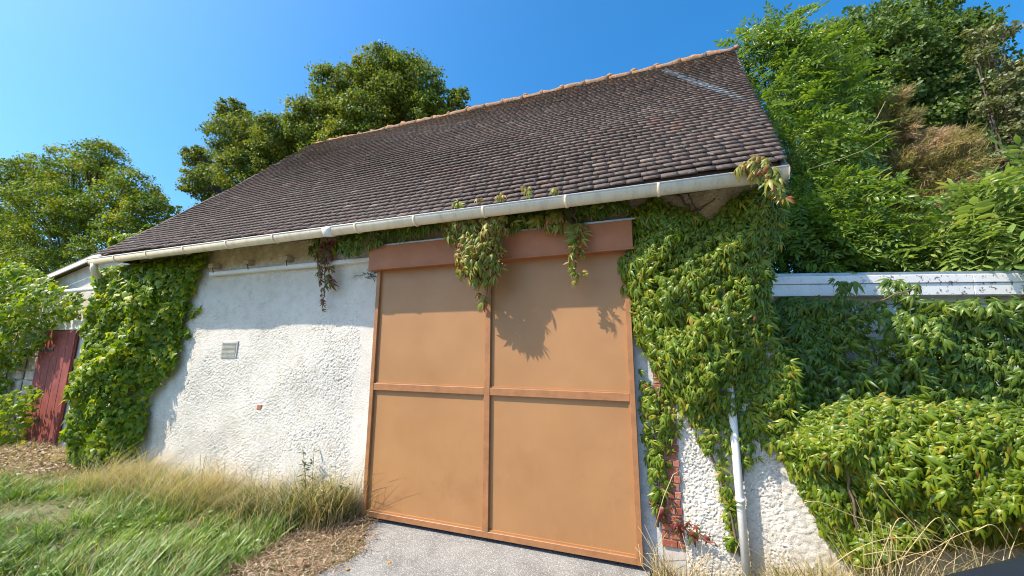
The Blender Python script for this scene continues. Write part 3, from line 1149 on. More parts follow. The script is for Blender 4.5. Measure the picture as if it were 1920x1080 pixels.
aw = MB()
aw.add([(-13.5, AY, -.1), (-7.36, AY, -.1), (-7.36, AY, 3.62), (-13.5, AY, 2.42), (-13.5, AY + 3, -.1), (-7.36, AY + 3, -.1), (-7.36, AY + 3, 3.62), (-13.5, AY + 3, 2.42)],
       [(0, 1, 2, 3), (0, 3, 7, 4), (4, 7, 6, 5), (1, 5, 6, 2)])
awall = ab(aw, 'wall', 'annex_wall', annex)
mb = MB()
mb.add([(-13.8, AY - .12, 2.44), (-7.36, AY - .12, 3.70), (-7.36, AY + 3.1, 3.70), (-13.8, AY + 3.1, 2.44), (-13.8, AY - .12, 2.40), (-7.36, AY - .12, 3.66), (-7.36, AY + 3.1, 3.66), (-13.8, AY + 3.1, 2.40)],
       [(0, 1, 2, 3), (4, 7, 6, 5), (0, 4, 5, 1), (2, 6, 7, 3), (0, 3, 7, 4)])
ab(mb, 'roof', 'tile', annex)
mb = MB()
mb.add([(-13.8, AY - .145, 2.40), (-7.36, AY - .145, 3.655), (-7.36, AY - .122, 3.655), (-13.8, AY - .122, 2.40), (-13.8, AY - .145, 2.33), (-7.36, AY - .145, 3.585), (-7.36, AY - .122, 3.585), (-13.8, AY - .122, 2.33)],
       [(0, 3, 2, 1), (4, 5, 6, 7), (0, 1, 5, 4), (2, 3, 7, 6), (0, 4, 7, 3)])
ab(mb, 'bargeboard', 'white_paint', annex)
rdx0, rdx1 = -10.45, -9.35
rdoor = ab(MB().bbox(rdx0, rdx1, AY - .05, AY - .02, .08, 2.02, .004), 'red_door', 'red', annex)
for i in range(5):
    x0 = rdx0 + (rdx1 - rdx0) * i / 5
    ab(MB().bbox(x0 + .004, x0 + (rdx1 - rdx0) / 5 - .004, AY - .062, AY - .05, .09, 2.01, .004), 'plank', 'red', rdoor)
for zz in (.45, 1.65):
    ab(MB().bbox(rdx0 + .03, rdx0 + .5, AY - .07, AY - .062, zz, zz + .05, .003), 'hinge', 'iron', rdoor)
ab(MB().bbox(-10.75, -9.2, AY - .06, AY - .005, 2.03, 2.20, .008), 'lintel', 'white_paint', annex)
zz = .1
j = 0
while zz < 2.0:
    hh = random.uniform(.16, .26)
    ab(MB().bbox(rdx0 - random.uniform(.28, .45), rdx0 - .02, AY - .05, AY - .005, zz + .008, zz + hh, .02), 'stone', 'stone', awall)
    ab(MB().bbox(rdx0 - random.uniform(.75, .9), rdx0 - .47, AY - .045, AY - .005, zz + .012, zz + hh * .95, .02), 'stone', 'stone', awall)
    zz += hh
mb = MB(); mb.tube([(-9.55, AY - .2, 2.695), (-8.0, AY - .2, 2.70)], .036, 12)
ab(mb, 'drain_pipe', 'pvc_white', annex)

# ================================================================== GARAGE (right)
gx0, gy0, gx1, gy1 = 0.97, .62, 4.6, 1.55
gar = thing('garage', 'low flat roofed garage with white fascia right of the barn', 'garage', (2.5, 1.0, 0))
gd = np.array([gx1 - gx0, gy1 - gy0, 0]); GL = np.linalg.norm(gd); gd /= GL
gn = np.array([gd[1], -gd[0], 0])


def gpt(u, o, z):
    return np.array([gx0, gy0, 0]) + gd * u + gn * o + np.array([0, 0, z])


def gbox(u0, u1, o0, o1, z0, z1):
    mb = MB()
    mb.bbox(u0, u1, -o1, -o0, z0, z1, .004)
    mb.v = [tuple(gpt(p[0], -p[1], p[2])) for p in mb.v]
    return mb


ab(gbox(0, GL, -2.8, -.02, -.1, 2.36), 'wall', 'plaster', gar)
gz = .05
while gz < 2.15:
    ab(gbox(.02, GL, -.02, .004, gz, gz + .115), 'board', 'white_paint', gar)
    gz += .122
FT, FB = 2.365, 2.185
for u0, u1 in ((.0, .62), (.623, 1.75), (1.753, 2.9), (2.903, GL)):
    f_ = ab(gbox(u0, u1, -.02, .14, FB, FB + .105), 'fascia_board', 'peeling', gar)
    ab(gbox(u0, u1, -.02, .150, FB + .107, FT), 'fascia_cap', 'peeling', gar)
ab(gbox(0, GL, -2.8, .13, FT + .002, FT + .03), 'flat_roof', 'zinc', gar)

# low stuccoed garden wall carrying the creeper
lw = thing('garden_wall', 'low white stuccoed wall under the sunlit creeper', 'wall', (2.5, .1, 0))
nx, nz = 240, 90
X, Z = np.meshgrid(np.linspace(.88, 4.4, nx), np.linspace(-.1, 1.0, nz))
h = np.tanh(band_noise(nx, nz, .013, 12, 36, -.3, 1.1, 44) * .8)
V = np.stack([X, -.017 - .005 * h, Z], -1).reshape(-1, 3) - np.array([2.5, .1, 0])
a = (np.arange(nz - 1)[:, None] * nx + np.arange(nx - 1)[None]).ravel()
link('stucco_coat', mesh_np('stucco_coat', V, np.stack([a, a + 1, a + 1 + nx, a + nx], 1), 'stucco', True), lw, lw['_b'])
ab(MB().box(.935, 4.4, .012, .28, -.1, .99), 'wall_core', 'plaster', lw)
ab(MB().bbox(.935, 4.4, -.03, .30, 1.0, 1.05, .008), 'coping', 'stone', lw)

# ================================================================== TREES
def tree(name, label, lobes, mat, leaf, n_leaf, trunk_px, trunk_r, seed, group=None, cl=(.16, .30), clusters=26, limb_r=1.0, shell=.5, normal_out=.8, grow=1.0, core=.3):
    """lobes: (px, py, plane y, radius in metres)"""
    rng = np.random.default_rng(seed)
    C3 = np.array([at(a, b, c) for a, b, c, r in lobes]); Rr = np.array([l[3] for l in lobes]) * grow
    bx, by = at(trunk_px[0], 640, trunk_px[1])[:2]
    base = (float(bx), float(by), 0.0)
    root = thing(name, label, 'tree', base, group)
    B = np.array(base)
    crown_c = C3.mean(0)
    # trunk
    mb = MB()
    top = np.array([crown_c[0], crown_c[1], max(crown_c[2], 2.0)])
    pts = [B + (top - B) * t + np.array([math.sin(t * 5 + seed), math.cos(t * 4 + seed), 0]) * trunk_r * .8 * t for t in np.linspace(0, 1, 9)]
    mb.tube(np.array(pts) - B, [trunk_r * (1.25 - .9 * t) for t in np.linspace(0, 1, 9)], 9)
    link('trunk', mb.mesh('trunk', 'bark', True), root, base)
    P_, N_ = [], []
    wts = Rr ** 2 / (Rr ** 2).sum()
    for c, r, wt in zip(C3, Rr, wts):
        # limb from the trunk to the lobe
        mb = MB()
        k0 = rng.uniform(.45, .85)
        s0 = B + (top - B) * k0
        mid = (s0 + c) / 2 + rng.normal(size=3) * r * .12 - np.array([0, 0, .1 * r])
        lp = [s0, (s0 * .5 + mid * .5), mid, mid * .5 + c * .5, c]
        lr = trunk_r * .45 * limb_r
        mb.tube(np.array(lp) - B, [lr, lr * .85, lr * .65, lr * .5, lr * .3], 6)
        mi = int(n_leaf * wt * core)
        dvi = norm(rng.normal(size=(mi, 3)))
        P_.append(c + dvi * (r * .78 * rng.uniform(size=(mi, 1)) ** .45))
        N_.append(dvi * .6)
        nc = max(6, int(clusters * (r / Rr.mean())))
        for q in range(nc):
            dv = norm(rng.normal(size=3))
            if dv[2] < -.55:
                dv[2] *= -.5
                dv = norm(dv)
            rad = r * (shell + (1 - shell) * rng.uniform() ** .6) * rng.uniform(.88, 1.10)
            cc = c + dv * rad
            cr = r * rng.uniform(*cl)
            m = int(n_leaf * wt * (1 - core) / nc * rng.uniform(.5, 1.5))
            e = np.clip(rng.normal(size=(m, 3)), -1.55, 1.55) * np.array([1.05, 1.05, .55]) * cr * .6
            P_.append(cc + e)
            N_.append(np.repeat((dv * normal_out)[None], m, 0) + norm(e) * .5)
            if q % 3 == 0:
                mb.tube(np.array([c * .7 + s0 * .3 if q % 4 else c, (c + cc) / 2 + rng.normal(size=3) * .05 * r, cc + dv * cr * .3]) - B, [lr * .3, lr * .2, lr * .06], 4)
        link('limb', mb.mesh('limb', 'bark', True), root, base)
    Pn, N0 = np.concatenate(P_), np.concatenate(N_)
    m = len(Pn)
    nn = norm(N0 + np.array([0, 0, .45]) + rng.normal(size=(m, 3)) * .55)
    dd = norm(rng.normal(size=(m, 3)) + np.array([0, 0, -.35]))
    R = frames(dd, nn)
    s = leaf * np.clip(rng.normal(1, .25, m), .45, 1.7)
    pk = rng.integers(2, size=m)
    V, Fc = merge([scatter(T_TREE[k], Pn[pk == k], R[pk == k], s[pk == k]) for k in (0, 1)])
    link('crown', mesh_np('crown', V - B, Fc, mat), root, base, kind='stuff')
    return root


tree('maple_tree', 'yellow tinged maple tree behind the red doored outbuilding at far left',
     [(-60, 420, 9, 2.3), (30, 360, 9.5, 2.0), (60, 470, 9.5, 2.0), (140, 330, 10, 1.7), (190, 310, 10, 1.5), (240, 370, 10.2, 1.7), (170, 420, 10, 2.0), (285, 400, 10.4, 1.2), (60, 330, 10, 1.4), (250, 450, 10.3, 1.6), (310, 450, 10.5, .9), (0, 440, 9.5, 1.8), (100, 400, 9, 2.0), (-20, 520, 9, 2.2), (100, 530, 9.5, 2.2), (200, 490, 10, 1.6)],
     'maple', .125, 110000, (110, 10), .22, 3, clusters=80, cl=(.14, .24), shell=.72, grow=1.12)
tree('field_maple_tree', 'tall rounded maple tree rising behind the tiled roof',
     [(720, 150, 14, 1.75), (770, 175, 14, 1.9), (650, 190, 14, 2.0), (610, 250, 14, 2.1), (700, 240, 14, 2.2), (540, 270, 14, 1.9), (460, 270, 14, 2.1), (480, 340, 14, 2.1), (390, 350, 14, 1.5), (370, 300, 14, 1.0), (800, 220, 14, 1.3), (858, 190, 14.5, .7), (440, 215, 14, 1.0), (560, 380, 14, 2.2), (420, 430, 14, 2.0), (650, 330, 14, 2.4)],
     'maple2', .145, 170000, (600, 14), .28, 5, clusters=80, cl=(.14, .24), shell=.72, grow=1.08)
tree('oak_tree', 'big dark green oak tree behind the garage',
     [(1600, 90, 11, 1.35), (1690, 75, 11, 1.2), (1540, 150, 11, 1.5), (1640, 160, 11, 1.9), (1740, 120, 11, 1.4), (1760, 180, 11.3, 1.7), (1700, 230, 11.3, 1.8), (1800, 250, 11.3, 1.6), (1840, 310, 11.5, 1.6), (1870, 380, 11.5, 1.6), (1600, 260, 11, 1.8), (1790, 80, 11, .9), (1520, 105, 11, .8), (1760, 340, 11.5, 1.7), (1620, 380, 11, 2.0), (1700, 420, 11, 1.8)],
     'oak', .105, 170000, (1700, 11.2), .25, 9, clusters=80, cl=(.14, .24), shell=.7)
tree('ash_tree', 'sparse pale ash tree with thin branches at far right',
     [(1850, 75, 8.5, .45), (1880, 60, 8.5, .3), (1830, 120, 8.5, .45), (1870, 160, 8.5, .5), (1905, 130, 8.5, .35), (1900, 200, 8.5, .55), (1850, 200, 8.5, .4), (1930, 230, 8.5, .6), (1880, 260, 8.5, .5), (1915, 320, 8.5, .7), (1950, 400, 8.5, .9), (1900, 380, 8.5, .6)],
     'ash', .09, 6500, (1935, 8.5), .10, 21, clusters=9, cl=(.2, .42), shell=.2, core=0)

# tamarisk: feathery sprays of fine shoots
rng = np.random.default_rng(33)
tam_l = [(x_, y_, 3.3, r_ * .72) for x_, y_, r_ in ((1640, 225, .42), (1610, 270, .42), (1680, 250, .36), (1770, 285, .35), (1690, 330, .55), (1640, 340, .42), (1770, 340, .5), (1795, 375, .4), (1730, 400, .55), (1680, 375, .5), (1760, 420, .5), (1640, 400, .4))]
tb = at(1740, 640, 3.4); tb[2] = 0
tam = thing('tamarisk_bush', 'feathery brownish tamarisk bush between the wisteria and the oak', 'bush', tuple(tb))
mb = MB()
P_, D_ = [], []
for px, py, Y, r in tam_l:
    c = at(px, py, Y)
    mid = (tb + c) / 2 + np.array([rng.normal() * .2, rng.normal() * .2, .3])
    mb.tube(np.array([tb, mid, c]) - tb, [.05, .03, .012], 6)
    for q in range(85):
        o = c + norm(rng.normal(size=3)) * r * rng.uniform(.1, .95)
        dr = norm((o - c) / r + np.array([.35, -.1, .35]) + rng.normal(size=3) * .4)
        m = 75
        t = rng.uniform(0, 1, m)
        ln = r * .75
        P_.append(o + dr * (t * ln)[:, None] + rng.normal(size=(m, 3)) * .03 * r / .4)
        D_.append(norm(dr + rng.normal(size=(m, 3)) * .6))
link('stem', mb.mesh('stem', 'bark', True), tam, tuple(tb))
P_, D_ = np.concatenate(P_), np.concatenate(D_)
T_SH = (np.array([(-.05, 0, 0), (.05, 0, 0), (0, 1, 0), (0, .35, .06)]), np.array([(0, 1, 3), (0, 3, 2), (1, 2, 3)]))
V, Fc = scatter(T_SH, P_, frames(D_, rng.normal(size=P_.shape)), rng.uniform(.05, .11, len(P_)))
link('crown', mesh_np('crown', V - tb, Fc, 'tamarisk'), tam, tuple(tb), kind='stuff')


# wisteria: arching shoots hung with pinnate leaves
def wisteria(name, label, lobes, n_leaf, size, base_px, shoots, seed, mat='wisteria'):
    rng = np.random.default_rng(seed)
    b = at(base_px[0], 640, base_px[1]); b[2] = 0
    root = thing(name, label, 'climber', tuple(b))
    Ps, Ds, Ns = [], [], []
    A = np.array([l[3] ** 2 for l in lobes]); A = A / A.sum()
    mb = MB()
    for (px, py, Y, r), wgt in zip(lobes, A):
        c = at(px, py, Y)
        mb.tube(np.array([b, (b + c) / 2 + rng.normal(size=3) * .15, c]) - b, [.05, .03, .012], 6)
        m = int(n_leaf * wgt)
        dv = norm(rng.normal(size=(m, 3)))
        dv[:, 1] = np.where(dv[:, 1] > .3, -dv[:, 1], dv[:, 1])
        rad = r * (.45 + .6 * rng.uniform(size=m) ** .5) * (1 + .25 * np.sin(dv[:, 0] * 7 + dv[:, 2] * 9 + px))
        Ps.append(c + dv * rad[:, None])
        Ds.append(norm(dv * .8 + np.array([.1, -.25, -.15]) + rng.normal(size=(m, 3)) * .55))
        Ns.append(norm(dv * .6 + np.array([0, 0, .8]) + rng.normal(size=(m, 3)) * .4))
    link('trunk', mb.mesh('trunk', 'vine_stem', True), root, tuple(b))
    for sh in shoots:
        w3 = [at(*p) for p in sh]
        mb = MB()
        n = len(w3)
        mb.tube(np.array(w3) - b, [.006 * (1 - .7 * i / n) for i in range(n)], 5)
        link('shoot', mb.mesh('shoot', 'green_stem', True), root, tuple(b))
    Pn, D, N0 = np.concatenate(Ps), np.concatenate(Ds), np.concatenate(Ns)
    put_leaves(root, 'wisteria', mat, Pn, frames(D, N0), size * np.clip(rng.normal(1, .2, len(Pn)), .5, 1.5), 300)
    return root


wisteria('wisteria', 'light green wisteria climbing against the tiled gable of the barn',
         [(1425, 110, 2.7, .38), (1470, 150, 2.8, .50), (1455, 215, 2.5, .45), (1530, 200, 3.0, .50), (1490, 290, 2.2, .42), (1545, 305, 2.4, .42), (1510, 370, 1.9, .36), (1570, 420, 2.0, .48), (1510, 450, 1.6, .32), (1495, 485, 1.3, .26), (1470, 425, 1.3, .24), (1475, 470, 1.6, .30), (1450, 440, 1.8, .28), (1500, 430, 1.7, .3), (1590, 480, 1.8, .40), (1650, 460, 2.0, .42), (1395, 95, 2.6, .2), (1450, 95, 3.0, .4), (1540, 150, 3.2, .5), (1430, 215, 1.6, .14), (1540, 500, 1.6, .30), (1690, 500, 1.9, .34)],
         2450, .25, (1560, 2.2),
         [[(1515, 318, 1.6), (1570, 300, 1.6), (1620, 282, 1.6), (1670, 250, 1.7)], [(1620, 250, 1.8), (1645, 220, 1.8), (1660, 190, 1.8)], [(1590, 455, 1.4), (1650, 480, 1.4), (1700, 500, 1.4)], [(1500, 190, 2.2), (1550, 200, 2.2), (1590, 220, 2.2)],
          [(1425, 190, 1.45), (1390, 172, 1.4), (1360, 165, 1.4), (1348, 155, 1.42), (1350, 148, 1.46)], [(1440, 100, 2.5), (1410, 60, 2.5), (1395, 45, 2.5)], [(1500, 110, 2.7), (1480, 55, 2.7), (1455, 45, 2.7)]], 51)
wisteria('wisteria', 'pale green wisteria sprays arching over the garage roof at right edge',
         [(1850, 400, 1.5, .24), (1900, 390, 1.5, .28), (1830, 450, 1.5, .28), (1890, 460, 1.4, .36), (1780, 490, 1.8, .26), (1840, 510, 1.8, .30), (1920, 500, 1.9, .35), (1730, 505, 1.8, .22), (1960, 430, 2.0, .5)],
         640, .38, (1900, 2.4), [[(1760, 430, 1.5), (1790, 405, 1.5), (1815, 385, 1.5), (1850, 372, 1.5)], [(1740, 500, 1.4), (1770, 440, 1.4), (1800, 400, 1.4)]], 57, 'wisteria_pale')

# ================================================================== CREEPERS
vine('ivy', 'thick green ivy covering the left corner of the barn', 'ivy', 'ivy',
     [([(188, 505), (392, 474), (380, 510), (362, 545), (352, 590), (338, 625), (338, 680), (305, 712), (282, 760), (272, 810), (262, 865), (205, 885), (150, 872), (147, 800), (166, 745), (164, 690), (181, 640), (183, 580), (198, 545)], -.06, 10500, .34, .55),
      ([(330, 560), (380, 575), (372, 592), (345, 600), (362, 625), (335, 650)], -.03, 110, .08, .1)],
     .064, 300, [[(200, 870, -.08), (230, 780, -.1), (220, 680, -.1), (260, 560, -.1), (330, 490, -.05)], [(170, 870, -.1), (180, 760, -.1), (180, 650, -.1), (190, 560, -.1)], [(240, 860, -.05), (290, 700, -.04), (345, 605, -.04), (378, 572, -.04)]])
vine('ivy', 'bushy green ivy around the red door at the far left', 'ivy', 'ivy',
     [([(-60, 490), (40, 492), (75, 505), (115, 530), (160, 550), (178, 590), (135, 600), (104, 612), (95, 640), (66, 665), (40, 690), (-60, 700)], .22, 5200, .45, .6),
      ([(-60, 660), (25, 680), (20, 720), (15, 760), (30, 850), (-60, 860)], .25, 1900, .3, .3),
      ([(0, 745), (60, 720), (85, 735), (70, 780), (52, 830), (0, 850), (-60, 850), (-60, 760)], .10, 1100, .3, .3)],
     .072, 300, [[(20, 840, .25), (10, 700, .25), (40, 600, .25), (100, 560, .2)]])
vine('ivy', 'small yellow green ivy tuft on the left hip of the roof', 'ivy', 'ivy',
     [([(205, 462), (235, 440), (275, 434), (262, 450), (240, 463)], .35, 220, .2, .2)], .075, 220)
vine('creeper', 'creeper with red leaves hanging under the gutter above the white wall', 'creeper', 'creeper_red',
     [([(590, 455), (632, 448), (628, 500), (620, 540), (605, 560), (600, 520), (596, 480)], -.10, 90, .10, .15),
      ([(601, 548), (612, 548), (608, 580), (602, 580)], -.10, 7, .03, .1)], .062, 300, [[(615, 445, -.12), (612, 480, -.14), (608, 530, -.14), (604, 578, -.12)]])
vine('creeper', 'dark green creeper fringe along the wall under the gutter left of the door header', 'creeper', 'creeper_deep',
     [([(574, 448), (600, 446), (596, 470), (586, 490)], -.10, 18, .06, .1), ([(630, 440), (760, 418), (850, 410), (850, 425), (760, 445), (700, 462), (655, 482), (632, 470)], -.16, 330, .14, .15)], .062, 300,
     [[(575, 447, -.05), (640, 440, -.06), (720, 428, -.06), (850, 408, -.06)]])
vine('creeper', 'bronze green creeper cluster hanging over the middle of the door header', 'creeper', 'creeper_warm',
     [([(828, 400), (860, 392), (940, 392), (965, 415), (945, 450), (940, 490), (932, 525), (905, 535), (862, 530), (855, 480), (830, 440)], -.30, 420, .16, .2),
      ([(895, 545), (925, 545), (920, 565), (902, 570)], -.22, 8, .05, .1)], .068, 300, [[(880, 395, -.25), (885, 450, -.3), (900, 520, -.28)], [(925, 400, -.25), (920, 470, -.28), (912, 560, -.24)]])
vine('creeper', 'dark green creeper tails mixed into the bronze cluster below the gutter', 'creeper', 'creeper_deep',
     [([(865, 455), (925, 450), (932, 500), (905, 525), (870, 515)], -.27, 110, .14, .2),
      ([(935, 400), (1040, 385), (1180, 368), (1180, 395), (1120, 402), (1040, 420), (960, 432)], -.12, 230, .14, .15)], .062, 300, [[(850, 408, -.06), (1000, 388, -.06), (1180, 366, -.06)]])
vine('creeper', 'orange tinted creeper sprig over the zinc flashing', 'creeper', 'creeper_warm',
     [([(990, 405), (1050, 390), (1062, 415), (1045, 430), (1020, 430)], -.22, 46, .08, .12)], .085, 300)
vine('creeper', 'narrow bronze creeper tail hanging in front of the right door leaf', 'creeper', 'creeper_warm',
     [([(1055, 420), (1095, 418), (1090, 480), (1075, 490), (1098, 515), (1075, 530), (1065, 490), (1068, 460)], -.24, 110, .09, .12)], .062, 300, [[(1080, 385, -.15), (1078, 440, -.25), (1076, 520, -.25)]])
vine('creeper', 'thick mass of glossy green creeper on the wall right of the door', 'creeper', 'creeper',
     [([(1175, 400), (1225, 368), (1290, 395), (1330, 410), (1370, 372), (1430, 352), (1472, 395), (1470, 440), (1448, 490), (1440, 560), (1446, 620), (1430, 690), (1395, 740), (1385, 775), (1350, 770), (1300, 780), (1255, 740), (1218, 690), (1196, 640), (1178, 585), (1165, 530), (1158, 490), (1185, 450)], -.05, 4500, .26, .30),
      ([(1360, 380), (1425, 352), (1455, 362), (1462, 410), (1440, 460), (1400, 430)], -.06, 330, .36, .2),
      ([(1198, 690), (1285, 770), (1262, 830), (1248, 900), (1240, 960), (1222, 970), (1213, 880), (1202, 780)], -.03, 210, .08, .15),
      ([(1285, 770), (1405, 770), (1425, 855), (1395, 870), (1372, 850), (1350, 840), (1335, 850), (1310, 840)], -.04, 170, .12, .2),
      ([(1395, 700), (1460, 630), (1490, 700), (1500, 830), (1430, 835), (1400, 790)], -.02, 330, .12, .1),
      ([(1335, 840), (1360, 850), (1375, 930), (1388, 1030), (1362, 1030), (1352, 930)], -.04, 70, .07, .15)],
     .061, 300, [[(1235, 985, -.02), (1225, 850, -.03), (1240, 720, -.04), (1280, 560, -.06), (1310, 400, -.05), (1290, 362, -.03)], [(1385, 1040, -.05), (1360, 930, -.05), (1330, 830, -.05), (1350, 680, -.08), (1400, 480, -.1), (1420, 380, -.1)], [(1270, 365, -.02), (1300, 400, -.02), (1340, 372, -.02)], [(1370, 1035, -.03), (1390, 860, -.04), (1380, 740, -.06)]], 'creeper' and 'vine')
vine('creeper', 'scarlet creeper leaves trailing near the ground beside the brick jamb', 'creeper', 'creeper_red',
     [([(1215, 935), (1245, 935), (1285, 975), (1330, 995), (1335, 1010), (1280, 1000), (1225, 955)], -.06, 26, .06, .15)], .06, 300, [[(1220, 940, -.05), (1280, 985, -.06), (1345, 1025, -.08)]], stem_mat='vine_red_stem')
vine('creeper', 'coppery creeper spray curling over the right end of the gutter', 'creeper', 'creeper_warm',
     [([(1375, 318), (1395, 300), (1425, 290), (1450, 300), (1462, 330), (1478, 355), (1470, 375), (1440, 365), (1425, 340), (1400, 325)], -.50, 95, .08, .12)], .062, 300, [[(1465, 380, -.45), (1450, 340, -.5), (1430, 305, -.48)]], stem_mat='vine_red_stem')
vine('creeper', 'few creeper leaves poking above the gutter over the door', 'creeper', 'creeper_warm',
     [([(845, 380), (868, 372), (868, 385), (850, 390)], -.50, 6, .03, .1), ([(890, 372), (945, 358), (946, 368), (892, 380)], -.49, 9, .03, .1), ([(975, 352), (992, 346), (992, 362), (978, 366)], -.5, 5, .03, .1), ([(1035, 350), (1050, 346), (1050, 356), (1036, 358)], -.5, 4, .03, .1)], .062, 300)
vine('creeper', 'shaded deep green creeper covering the garage front below the white fascia', 'creeper', 'creeper_deep',
     [([(1405, 640), (1425, 585), (1450, 560), (1500, 556), (1600, 562), (1760, 568), (1960, 560), (2160, 560), (2160, 830), (1960, 800), (1780, 800), (1500, 830), (1440, 830), (1400, 780)], .62, 5200, .30, .25),
      ([(1480, 555), (1530, 552), (1600, 558), (1600, 585), (1480, 580)], .44, 30, .1, .15),
      ([(1560, 522), (1602, 522), (1600, 560), (1572, 562)], .40, 14, .04, .1), ([(1655, 520), (1722, 528), (1705, 562), (1660, 562)], .46, 22, .05, .1),
      ([(1690, 550), (1770, 562), (1920, 560), (1920, 600), (1760, 600)], .42, 70, .14, .15)],
     .075, 300, [[(1500, 800, .6), (1520, 680, .5), (1600, 580, .45), (1720, 540, .4)], [(1900, 620, .4), (1850, 590, .4), (1780, 570, .4)]])
vine('creeper', 'sunlit yellow green creeper mounded over the low garden wall', 'creeper', 'creeper',
     [([(1450, 812), (1500, 778), (1560, 755), (1640, 742), (1720, 745), (1800, 750), (1960, 770), (2150, 810), (2150, 1040), (1960, 1000), (1820, 1000), (1700, 1010), (1640, 1045), (1590, 1045), (1548, 1000), (1510, 940), (1478, 880)], -.02, 8000, .40, .40),
      ([(1520, 760), (1640, 742), (1900, 755), (1960, 790), (1600, 800)], .10, 320, .40, .2)],
     .064, 300, [[(1620, 1050, -.1), (1600, 950, -.2), (1580, 850, -.25), (1620, 770, -.2)], [(1750, 1040, -.1), (1760, 900, -.3), (1800, 780, -.25)]])

# ================================================================== GRASS AND GROUND COVER
def blades(name, label, mat, poly, cnt, h, wdt, bend, seed, wind=(.35, -.05), z0=.03, cat='grass', hvar=.35, clump=.0, jit=0.0):
    rng = np.random.default_rng(seed)
    a = np.array(poly)
    lo, hi = a.min(0), a.max(0)
    q = rng.uniform(lo, hi, size=(int(cnt * 3), 2))
    if clump:
        k = rng.uniform(lo, hi, size=(int(clump), 2))
        j = rng.integers(len(k), size=len(q))
        q = np.where(rng.uniform(size=(len(q), 1)) < .75, k[j] + rng.normal(size=q.shape) * .05, q)
    q = q[in_poly(q[:, 0], q[:, 1], poly)]
    q = q[rng.uniform(size=len(q)) < np.clip(.62 + .5 * lumps(q[:, 0], q[:, 1], 5.0), .12, 1)][:cnt]
    if jit:
        q = q + rng.normal(size=q.shape) * jit * np.array([.6, 1.0])
        q[:, 1] = np.minimum(q[:, 1], -.03 - rng.uniform(0, .05, len(q)))
    n = len(q)
    az = rng.uniform(0, 2 * math.pi, n)
    hd_ = np.stack([np.cos(az), np.sin(az)], 1) * rng.uniform(.2, 1, (n, 1)) * bend + np.array(wind) + .18 * np.stack([lumps(q[:, 0], q[:, 1], 3.5), lumps(q[:, 0] + 7, q[:, 1] - 3, 3.5)], 1)
    H = h * np.clip(rng.normal(1, hvar, n), .3, 2.2) * (1 + .45 * lumps(q[:, 0], q[:, 1], 4.5))
    W = wdt * rng.uniform(.6, 1.3, n)
    side = np.stack([-np.sin(az), np.cos(az), np.zeros(n)], 1)
    V = np.zeros((n, 7, 3))
    base = np.stack([q[:, 0], q[:, 1], np.full(n, z0)], 1)
    for i, t in enumerate((0, .4, .75)):
        c = base + np.concatenate([hd_ * (t ** 1.8)[..., None] if False else hd_ * t ** 1.8, np.full((n, 1), t - .25 * t * t)], 1) * H[:, None]
        ww = W * (1 - .45 * t)
        V[:, 2 * i] = c - side * ww[:, None]
        V[:, 2 * i + 1] = c + side * ww[:, None]
    V[:, 6] = base + np.concatenate([hd_, np.full((n, 1), .80)], 1) * H[:, None]
    T = np.array([(0, 1, 3), (0, 3, 2), (2, 3, 5), (2, 5, 4), (4, 5, 6)])
    Fc = T[None] + (np.arange(n) * 7)[:, None, None]
    o = link(name, mesh_np(name, V.reshape(-1, 3), Fc.reshape(-1, 3), mat), None, kind='stuff', label=label, category=cat)
    return o


blades('grass', 'long green grass on the verge at lower left', 'grass', [(-12, -3.0), (-3.0, -2.6), (-2.95, -1.2), (-3.05, -.75), (-3.3, -.42), (-4.2, -.38), (-5.6, -.50), (-7.2, -.75), (-12, -.8)], 56000, .125, .0050, 1.1, 1, (.22, -.06), .04, clump=1300)
blades('dry_grass', 'straw coloured dry grass along the foot of the white wall', 'straw', [(-6.6, -.72), (-5.6, -.62), (-4.2, -.55), (-3.3, -.55), (-2.95, -.35), (-2.80, -.14), (-2.82, -.03), (-6.6, -.03)], 7600, .28, .0022, 1.15, 2, (.25, -.05), .04, clump=75, hvar=.55, jit=.13)
blades('grass', 'green grass tufts growing through the straw at the white wall', 'grass', [(-6.6, -.72), (-4.2, -.55), (-2.95, -.4), (-2.82, -.05), (-6.6, -.05)], 3600, .17, .0040, .9, 22, (.25, -.05), .04, clump=50)
blades('dry_grass', 'short trampled straw grass below the corner ivy and the red door', 'straw', [(-12, -.95), (-6.6, -.85), (-6.2, -.4), (-6.4, -.03), (-7.4, -.03), (-7.6, .25), (-12, .25)], 7000, .14, .0022, 1.0, 3, (.3, -.05), .05, clump=120)
blades('dry_grass', 'mixed dry and green grass tufts at the wall foot beside the door', 'weed', [(-4.2, -.50), (-3.2, -.55), (-2.86, -.30), (-2.80, -.05), (-4.0, -.03)], 4200, .20, .0035, .8, 4, (.1, -.1), .04, clump=60)
blades('dry_grass', 'dry grass at the foot of the wall right of the door', 'straw', [(-.05, -.02), (-.02, -.30), (.10, -.42), (.9, -.42), (2.0, -.50), (4.0, -.5), (4.0, -.02)], 8500, .22, .0022, .95, 6, (.05, -.1), .02, clump=140)
blades('dry_grass', 'tall straw grass in front of the sunlit creeper', 'straw', [(1.0, -.62), (1.2, -.28), (4.0, -.25), (4.0, -.7)], 1500, .52, .0019, .85, 16, (.05, -.05), .02, clump=60, hvar=.4)
blades('grass', 'green grass sprouts below the sunlit creeper', 'weed', [(.3, -.05), (.4, -.35), (4.0, -.45), (4.0, -.02)], 2600, .15, .0045, .9, 8, (.05, -.1), .02, clump=60)

blades('dry_grass', 'scattered straw stalks standing among the green grass of the verge', 'straw', [(-12, -3.0), (-3.0, -2.6), (-2.9, -.9), (-3.2, -.45), (-5.6, -.55), (-12, -.85)], 2600, .22, .0019, 1.0, 12, (.3, -.1), .04, clump=90)

